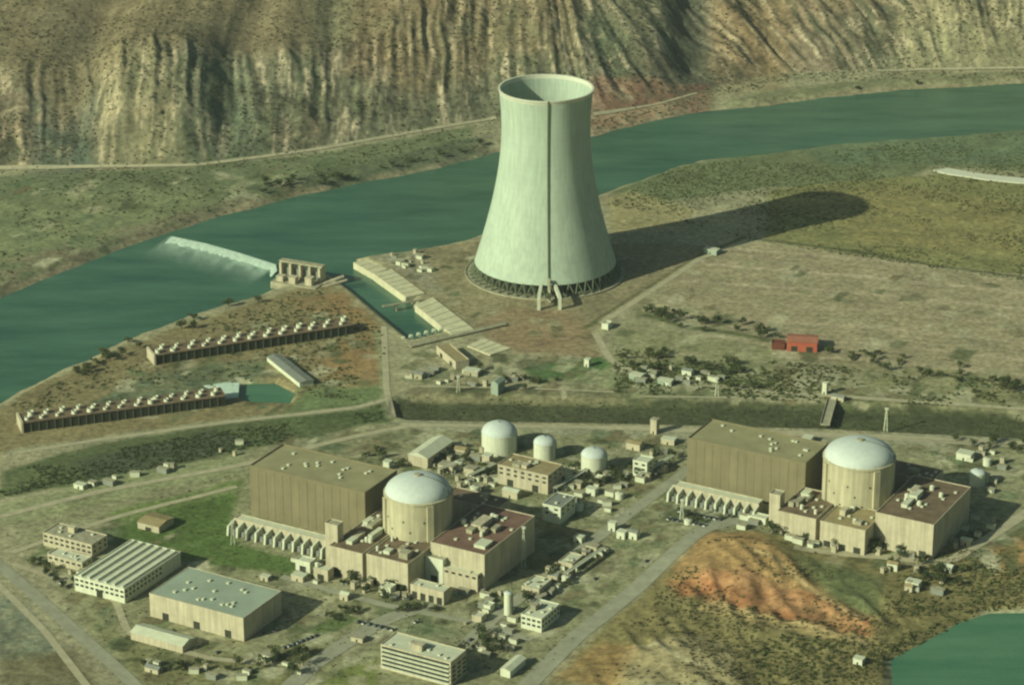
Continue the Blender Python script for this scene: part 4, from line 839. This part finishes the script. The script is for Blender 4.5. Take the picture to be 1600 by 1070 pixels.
# ------------------------------------------------------------------ cars
def make_car(m):
    t = bpy.data.objects.new('parked_car', None); COL.objects.link(t)
    MB().add([(-2.1, -.85, .35), (2.1, -.85, .35), (2.1, .85, .35), (-2.1, .85, .35), (-2.05, -.85, .9), (2.1, -.85, .8), (2.1, .85, .8), (-2.05, .85, .9)], [(3, 2, 1, 0), (4, 5, 6, 7), (0, 1, 5, 4), (1, 2, 6, 5), (2, 3, 7, 6), (3, 0, 4, 7)]).build('body', MT[m], t)
    MB().add([(-1.7, -.8, .88), (1.1, -.8, .82), (1.1, .8, .82), (-1.7, .8, .88), (-1.3, -.65, 1.4), (.5, -.65, 1.4), (.5, .65, 1.4), (-1.3, .65, 1.4)], [(4, 5, 6, 7), (0, 1, 5, 4), (1, 2, 6, 5), (2, 3, 7, 6), (3, 0, 4, 7)]).build('cabin', MT['glass'], t)
    for x in (-1.3, 1.3):
        for y in (-.8, .8): MB().add([(x + .32 * math.cos(a), y + s, .32 + .32 * math.sin(a)) for s in (-.1, .1) for a in [k * math.pi / 5 for k in range(10)]], [tuple(range(10)), tuple(range(10, 20))[::-1]] + [(k, (k + 1) % 10, 10 + (k + 1) % 10, 10 + k) for k in range(10)]).build('wheel', MT['tyre'], t)
    return t
prot = [make_car('wpaint'), make_car('bpaint'), make_car('gpaint')]; used = [0, 0, 0]
spots = [(1062 + k * 8, 800 + k * 1.9) for k in range(9)] + [(1045 + k * 8, 812 + k * 1.9) for k in range(8)] + [(560 + k * 9, 972 + k * 2) for k in range(7)] + [(445 + k * 7, 1012 - k * 2.6) for k in range(8)] + [(600 + k * 8, 928 + k * 1.6) for k in range(6)] + [(70 + k * 9, 893 + k * 6) for k in range(5)] + [(430, 985), (412, 990), (650, 972), (735, 1000), (930, 905), (1010, 880), (340, 1020)]
cn = ['white', 'dark blue', 'grey']
for i, (px, py) in enumerate(spots):
    k = (i * 7 + i // 3) % 3; p = prot[k]
    if used[k]: t = p.copy(); COL.objects.link(t); [child(c, t) for c in p.children if c.parent == p]
    else: t = p
    used[k] = 1; x, y = G(px, py); t.location = (x, y, max(0, hz(x, y)) + .1); t.rotation_euler = (0, 0, PA + R(90) + R(random.uniform(-4, 4)))
    where = 'in the yard before the right transformer annex' if i < 17 else 'along the crossroads above the louvred office' if i < 24 else 'standing apart on a plant road'
    tag(t, f'{cn[k]} parked car {where}', 'car', f'{cn[k]} cars {where}')
# ------------------------------------------------------------------ trees and scrub
def crown_mesh(name, r, h, n, seed, m):
    rn = random.Random(seed); b = MB(); cl = [(rn.gauss(0, r * .42), rn.gauss(0, r * .42), h * (.35 + .5 * rn.random()), r * rn.uniform(.3, .55)) for _ in range(9)]
    for k in range(n):
        c = rn.choice(cl); a, e = rn.uniform(0, 6.28), math.asin(rn.uniform(-.6, 1)); q = c[3]
        p = Vector((c[0] + q * math.cos(a) * math.cos(e), c[1] + q * math.sin(a) * math.cos(e), c[2] + q * .8 * math.sin(e)))
        s = rn.uniform(.3, .62); u = Vector((rn.gauss(0, 1), rn.gauss(0, 1), rn.gauss(0, .6))).normalized(); w = u.cross(Vector((rn.gauss(0, 1), rn.gauss(0, 1), rn.gauss(0, 1)))).normalized()
        b.add([p - u * s, p - w * s * .7, p + u * s, p + w * s * .8], [(0, 1, 2, 3)])
    me = bpy.data.meshes.new(name); me.from_pydata(b.v, [], b.f); me.materials.append(m); return me
kinds = []
for k in range(6):
    h = [5.5, 7, 4.5, 6, 8, 3.6][k]; r = h * .5
    cm = crown_mesh('crown', r, h, 300, k, FOL[(0, 0, 1, 1, 0, 2)[k]])
    b = MB().lathe([(.32, -.6), (.22, h * .3), (.1, h * .62), (.02, h * .7)], 8)
    for q in range(4): a = q * 1.6 + k; b.bar((0, 0, h * (.28 + .06 * q)), (r * .5 * math.cos(a), r * .5 * math.sin(a), h * .62), .14)
    tm = bpy.data.meshes.new('trunk'); tm.from_pydata(b.v, [], b.f); tm.materials.append(MT['bark']); kinds.append((cm, tm))
def tree(x, y, lab, grp, k=None, s=None):
    k = random.randrange(6) if k is None else k; s = s or random.uniform(.75, 1.25)
    z = hz(x, y)
    if z < -2.6: return
    t = thing('tree', lab, 'tree', (x, y, z - .1), random.uniform(0, 6.28), grp); t.scale = (s * random.uniform(.9, 1.2), s * random.uniform(.9, 1.2), s)
    for nm, me in zip(('crown', 'trunk'), kinds[k]):
        o = bpy.data.objects.new(nm, me); COL.objects.link(o); o.parent = t
groups = [
    ([(1010, 490), (1060, 500), (1150, 515), (1225, 535)], 26, 5, 'dark bushy tree in the hedge line left of the red shed', [0, 1, 4]),
    ([(1290, 545), (1340, 560), (1420, 575)], 9, 6, 'tree in the loose line right of the red shed', [0, 2, 3]),
    ([(1370, 570), (1500, 595), (1600, 610)], 24, 9, 'olive tree scattered on the scrub beyond the canal at right', [2, 3, 1]),
    ([(1000, 560), (1080, 575), (1180, 590)], 26, 12, 'tree in the thicket between canal and gravel track', [0, 1, 2, 3]),
    ([(720, 590), (800, 600), (880, 600)], 9, 7, 'small tree on the bank below the intake channel', [2, 3, 5]),
    ([(120, 585), (250, 525), (400, 462)], 20, 5, 'tree on the near riverbank above the fan cooler rows', [2, 3, 0]),
    ([(400, 300), (560, 274), (760, 226)], 26, 5, 'tree on the far riverbank left of the cooling tower', [0, 1, 2]),
    ([(1200, 160), (1330, 142), (1500, 126)], 14, 4, 'tree on the far riverbank right of the cooling tower', [0, 2, 3]),
    ([(470, 895), (530, 905), (600, 930), (640, 905)], 11, 4, 'green tree at the foot of the left control building', [0, 1, 4]),
    ([(1200, 830), (1260, 850), (1350, 862), (1440, 866)], 15, 4, 'green tree at the foot of the right control building', [0, 1, 4]),
    ([(890, 735), (940, 750), (980, 745), (1060, 715)], 14, 6, 'dark tree among the sheds left of the right turbine hall', [0, 1, 2]),
    ([(680, 715), (730, 725), (760, 740)], 10, 5, 'dark tree among the sheds below the largest domed tank', [0, 2, 3]),
    ([(820, 940), (880, 895), (940, 870)], 12, 4, 'dark tree along the strip beside the diagonal road', [0, 1, 3]),
    ([(400, 1035), (460, 1045), (480, 1020)], 11, 5, 'dark tree in the garden right of the huge warehouse', [0, 1, 4]),
    ([(60, 880), (100, 905), (130, 925)], 8, 3, 'small tree in the row by the offices at the left', [2, 3, 0]),
    ([(1400, 880), (1480, 905), (1540, 900)], 16, 8, 'tree among the white huts on the scrubland at right', [0, 1, 2]),
    ([(1500, 690), (1560, 700), (1600, 705)], 9, 5, 'tree beside the road at the far right', [1, 3, 2]),
    ([(600, 720), (640, 728), (560, 700)], 7, 5, 'dark shrub like tree behind the left turbine hall', [2, 3, 5]),
    ([(700, 1010), (770, 1020), (730, 1000)], 8, 4, 'dark tree beside the louvred office at the bottom edge', [0, 1, 4])]
for pts, n, sp, lab, ks in groups:
    P = [np.array(G(*p)) for p in pts]
    for i in range(n):
        f = random.random() * (len(P) - 1); a = int(f); q = P[a] + (P[a + 1] - P[a]) * (f - a) + np.array([random.gauss(0, sp), random.gauss(0, sp * 1.3)])
        tree(q[0], q[1], lab, lab.replace('tree', 'trees', 1), random.choice(ks))
for pts, n, sp, lab in [([(660, 700), (720, 745), (770, 770)], 12, 7, 'small dark tree in the yard between left dome and tan block'), ([(870, 765), (930, 745), (1000, 735)], 14, 7, 'small dark tree in the yard between the domed tanks and diagonal road'),
        ([(480, 985), (520, 965), (560, 955)], 10, 3, 'small tree on the green plot beside the crossroads'), ([(610, 955), (650, 950), (690, 958)], 10, 3, 'small tree on the green island by the louvred office'),
        ([(1060, 800), (1110, 812), (1160, 818)], 8, 4, 'small tree around the car park by the right transformer annex'), ([(200, 1045), (300, 1040), (420, 1055)], 12, 5, 'small tree along the bottom edge at left')]:
    P = [np.array(G(*p)) for p in pts]
    for i in range(n):
        f = random.random() * (len(P) - 1); a = int(f); q = P[a] + (P[a + 1] - P[a]) * (f - a) + np.array([random.gauss(0, sp), random.gauss(0, sp * 1.3)])
        tree(q[0], q[1], lab, lab.replace('tree', 'trees', 1), random.choice([0, 1, 2, 5]), random.uniform(.55, .9))
def scrub(name, lab, n, region, size, m, seed, leaves=12, dens=None):
    rg = np.random.default_rng(seed); a = np.array(region); lo, hi = a.min(0), a.max(0)
    P = rg.uniform(lo, hi, (n * 6, 2)); s = sdf(P[:, 0], P[:, 1], region); P = P[s < 0]
    dn = fbm(P[:, 0], P[:, 1], 45, seed + 3); P = P[rg.random(len(P)) < sstep(.35, .65, dn) * 1.1][:n]
    z = height(P[:, 0][None], P[:, 1][None])[0]; k = z > -4.3; P = P[k]; z = z[k]; n = len(P)
    S = rg.uniform(size[0], size[1], n)[:, None]
    ctr = rg.normal(0, 1, (n, leaves, 3)); ctr /= np.linalg.norm(ctr, axis=2, keepdims=True); ctr[..., 2] = np.abs(ctr[..., 2]) * .9 + .1
    ctr = ctr * (S[..., None] * rg.uniform(.45, 1, (n, leaves, 1)))
    base = np.concatenate([P, z[:, None] - .15], 1)[:, None, :] + ctr
    u = rg.normal(0, 1, (n, leaves, 3)); u /= np.linalg.norm(u, axis=2, keepdims=True); v = np.cross(u, rg.normal(0, 1, (n, leaves, 3))); v /= np.linalg.norm(v, axis=2, keepdims=True)
    L_ = (S * .55)[..., None]; Q = np.stack([base - u * L_, base - v * L_ * .7, base + u * L_, base + v * L_ * .8], 2).reshape(-1, 3)
    o = np_mesh(name, Q, np.arange(len(Q)).reshape(-1, 4), m); o['kind'] = 'stuff'; o['label'] = lab; o['category'] = 'scrub'; return o
hillreg = [G(*p, 10) for p in [(-60, 262), (300, 256), (560, 222), (760, 186), (950, 178), (1110, 138), (1250, 114), (1660, 106)]]; hillreg = hillreg + [(560, 3150), (-560, 3150)]
scrub('scrub', 'dark low scrub dotted over the far hillside', 9000, hillreg, (.4, 1.2), FOL[0], 5)
scrub('scrub', 'dry pale scrub dotted over the far hillside', 9000, hillreg, (.5, 1.5), FOL[2], 6)
scrub('scrub', 'low scrub along the far riverbank', 2600, GP([(-60, 285), (400, 262), (760, 200), (1100, 160), (1640, 118), (1640, 130), (1100, 172), (770, 240), (560, 287), (262, 364), (-60, 490)], 0), (.5, 1.5), FOL[1], 7)
scrub('scrub', 'rough scrub and reeds on the near shore at right', 5000, GP([(950, 320), (1050, 262), (1640, 200), (1640, 445), (1190, 380), (1000, 330)], 0), (.4, 1.2), FOL[1], 8)
scrub('scrub', 'rough dry scrub around the orange earth pit', 3000, GP([(850, 1100), (1110, 850), (1640, 860), (1640, 945), (1540, 950), (1380, 1030), (1380, 1100)], 0), (.4, 1.2), FOL[2], 9)
scrub('scrub', 'dark green scrub around the orange earth pit', 1500, GP([(1180, 1100), (1170, 1010), (1240, 995), (1380, 1010), (1480, 965), (1360, 960), (1380, 900), (1640, 880), (1640, 945), (1540, 950), (1380, 1030), (1380, 1100)], 0), (.5, 1.4), FOL[1], 10)
scrub('scrub', 'dark weeds growing in the canal cutting', 1100, trench, (.4, 1.1), FOL[1], 12)
scrub('scrub', 'dark weeds on the grassy belt at left', 1500, GP([(-20, 740), (300, 680), (600, 640), (600, 655), (300, 720), (-20, 780)], 0), (.5, 1.3), FOL[0], 13)
scrub('scrub', 'low scrub on the strip beyond the canal', 1800, GP([(960, 545), (1640, 600), (1640, 640), (960, 615)], 0), (.5, 1.6), FOL[1], 14)
scrub('scrub', 'low scrub on the brown peninsula', 1300, GP([(0, 640), (200, 545), (500, 445), (600, 520), (600, 640), (400, 600), (100, 640)], 0), (.5, 1.4), FOL[1], 15)
scrub('scrub', 'weeds scattered over the plant grounds', 1800, GP([(0, 830), (600, 680), (1600, 700), (1400, 860), (1100, 830), (850, 1050), (200, 1080)], 0), (.3, .9), FOL[1], 16)
# ------------------------------------------------------------------ light
SUNV = Vector((-.826, -.563, math.tan(R(27.7)))).normalized()
w = bpy.data.worlds.new('World'); sc.world = w; w.use_nodes = True; wn = w.node_tree; bg = wn.nodes['Background']
sky = wn.nodes.new('ShaderNodeTexSky'); sky.sky_type = 'NISHITA'; sky.sun_disc = False; sky.sun_elevation = R(27.7); sky.sun_rotation = math.atan2(SUNV.x, SUNV.y); sky.dust_density = 3; sky.air_density = 1
mxs = wn.nodes.new('ShaderNodeVectorMath'); mxs.operation = 'MULTIPLY'; mxs.inputs[1].default_value = (.86, 1.04, .98); wn.links.new(sky.outputs[0], mxs.inputs[0]); wn.links.new(mxs.outputs[0], bg.inputs[0]); bg.inputs[1].default_value = .05
sl = bpy.data.lights.new('sun', 'SUN'); sl.energy = 4.8; sl.angle = R(.6); sl.color = (.97, .98, .79); so = bpy.data.objects.new('sun', sl); COL.objects.link(so)
so.rotation_euler = (-SUNV).to_track_quat('-Z', 'Y').to_euler()
# haze
hm_, nt, b = newmat('haze_air'); nt.nodes.remove(b); pv = nt.nodes.new('ShaderNodeVolumePrincipled'); pv.inputs['Color'].default_value = (.80, .95, .84, 1); pv.inputs['Density'].default_value = .000035; pv.inputs['Anisotropy'].default_value = .2
nt.links.new(pv.outputs[0], [n for n in nt.nodes if n.type == 'OUTPUT_MATERIAL'][0].inputs['Volume'])
hzo = MB().box(-2650, -650, -14, 2650, 5250, 880).build('haze', hm_); hzo['kind'] = 'stuff'
sc.view_settings.view_transform = 'Standard'; sc.view_settings.look = 'None'; sc.view_settings.exposure = 0; sc.view_settings.gamma = 1
sc.cycles.pixel_filter_type = 'BLACKMAN_HARRIS'; sc.cycles.filter_width = 2.3
sc.cycles.max_bounces = 4; sc.cycles.diffuse_bounces = 1; sc.cycles.volume_bounces = 0
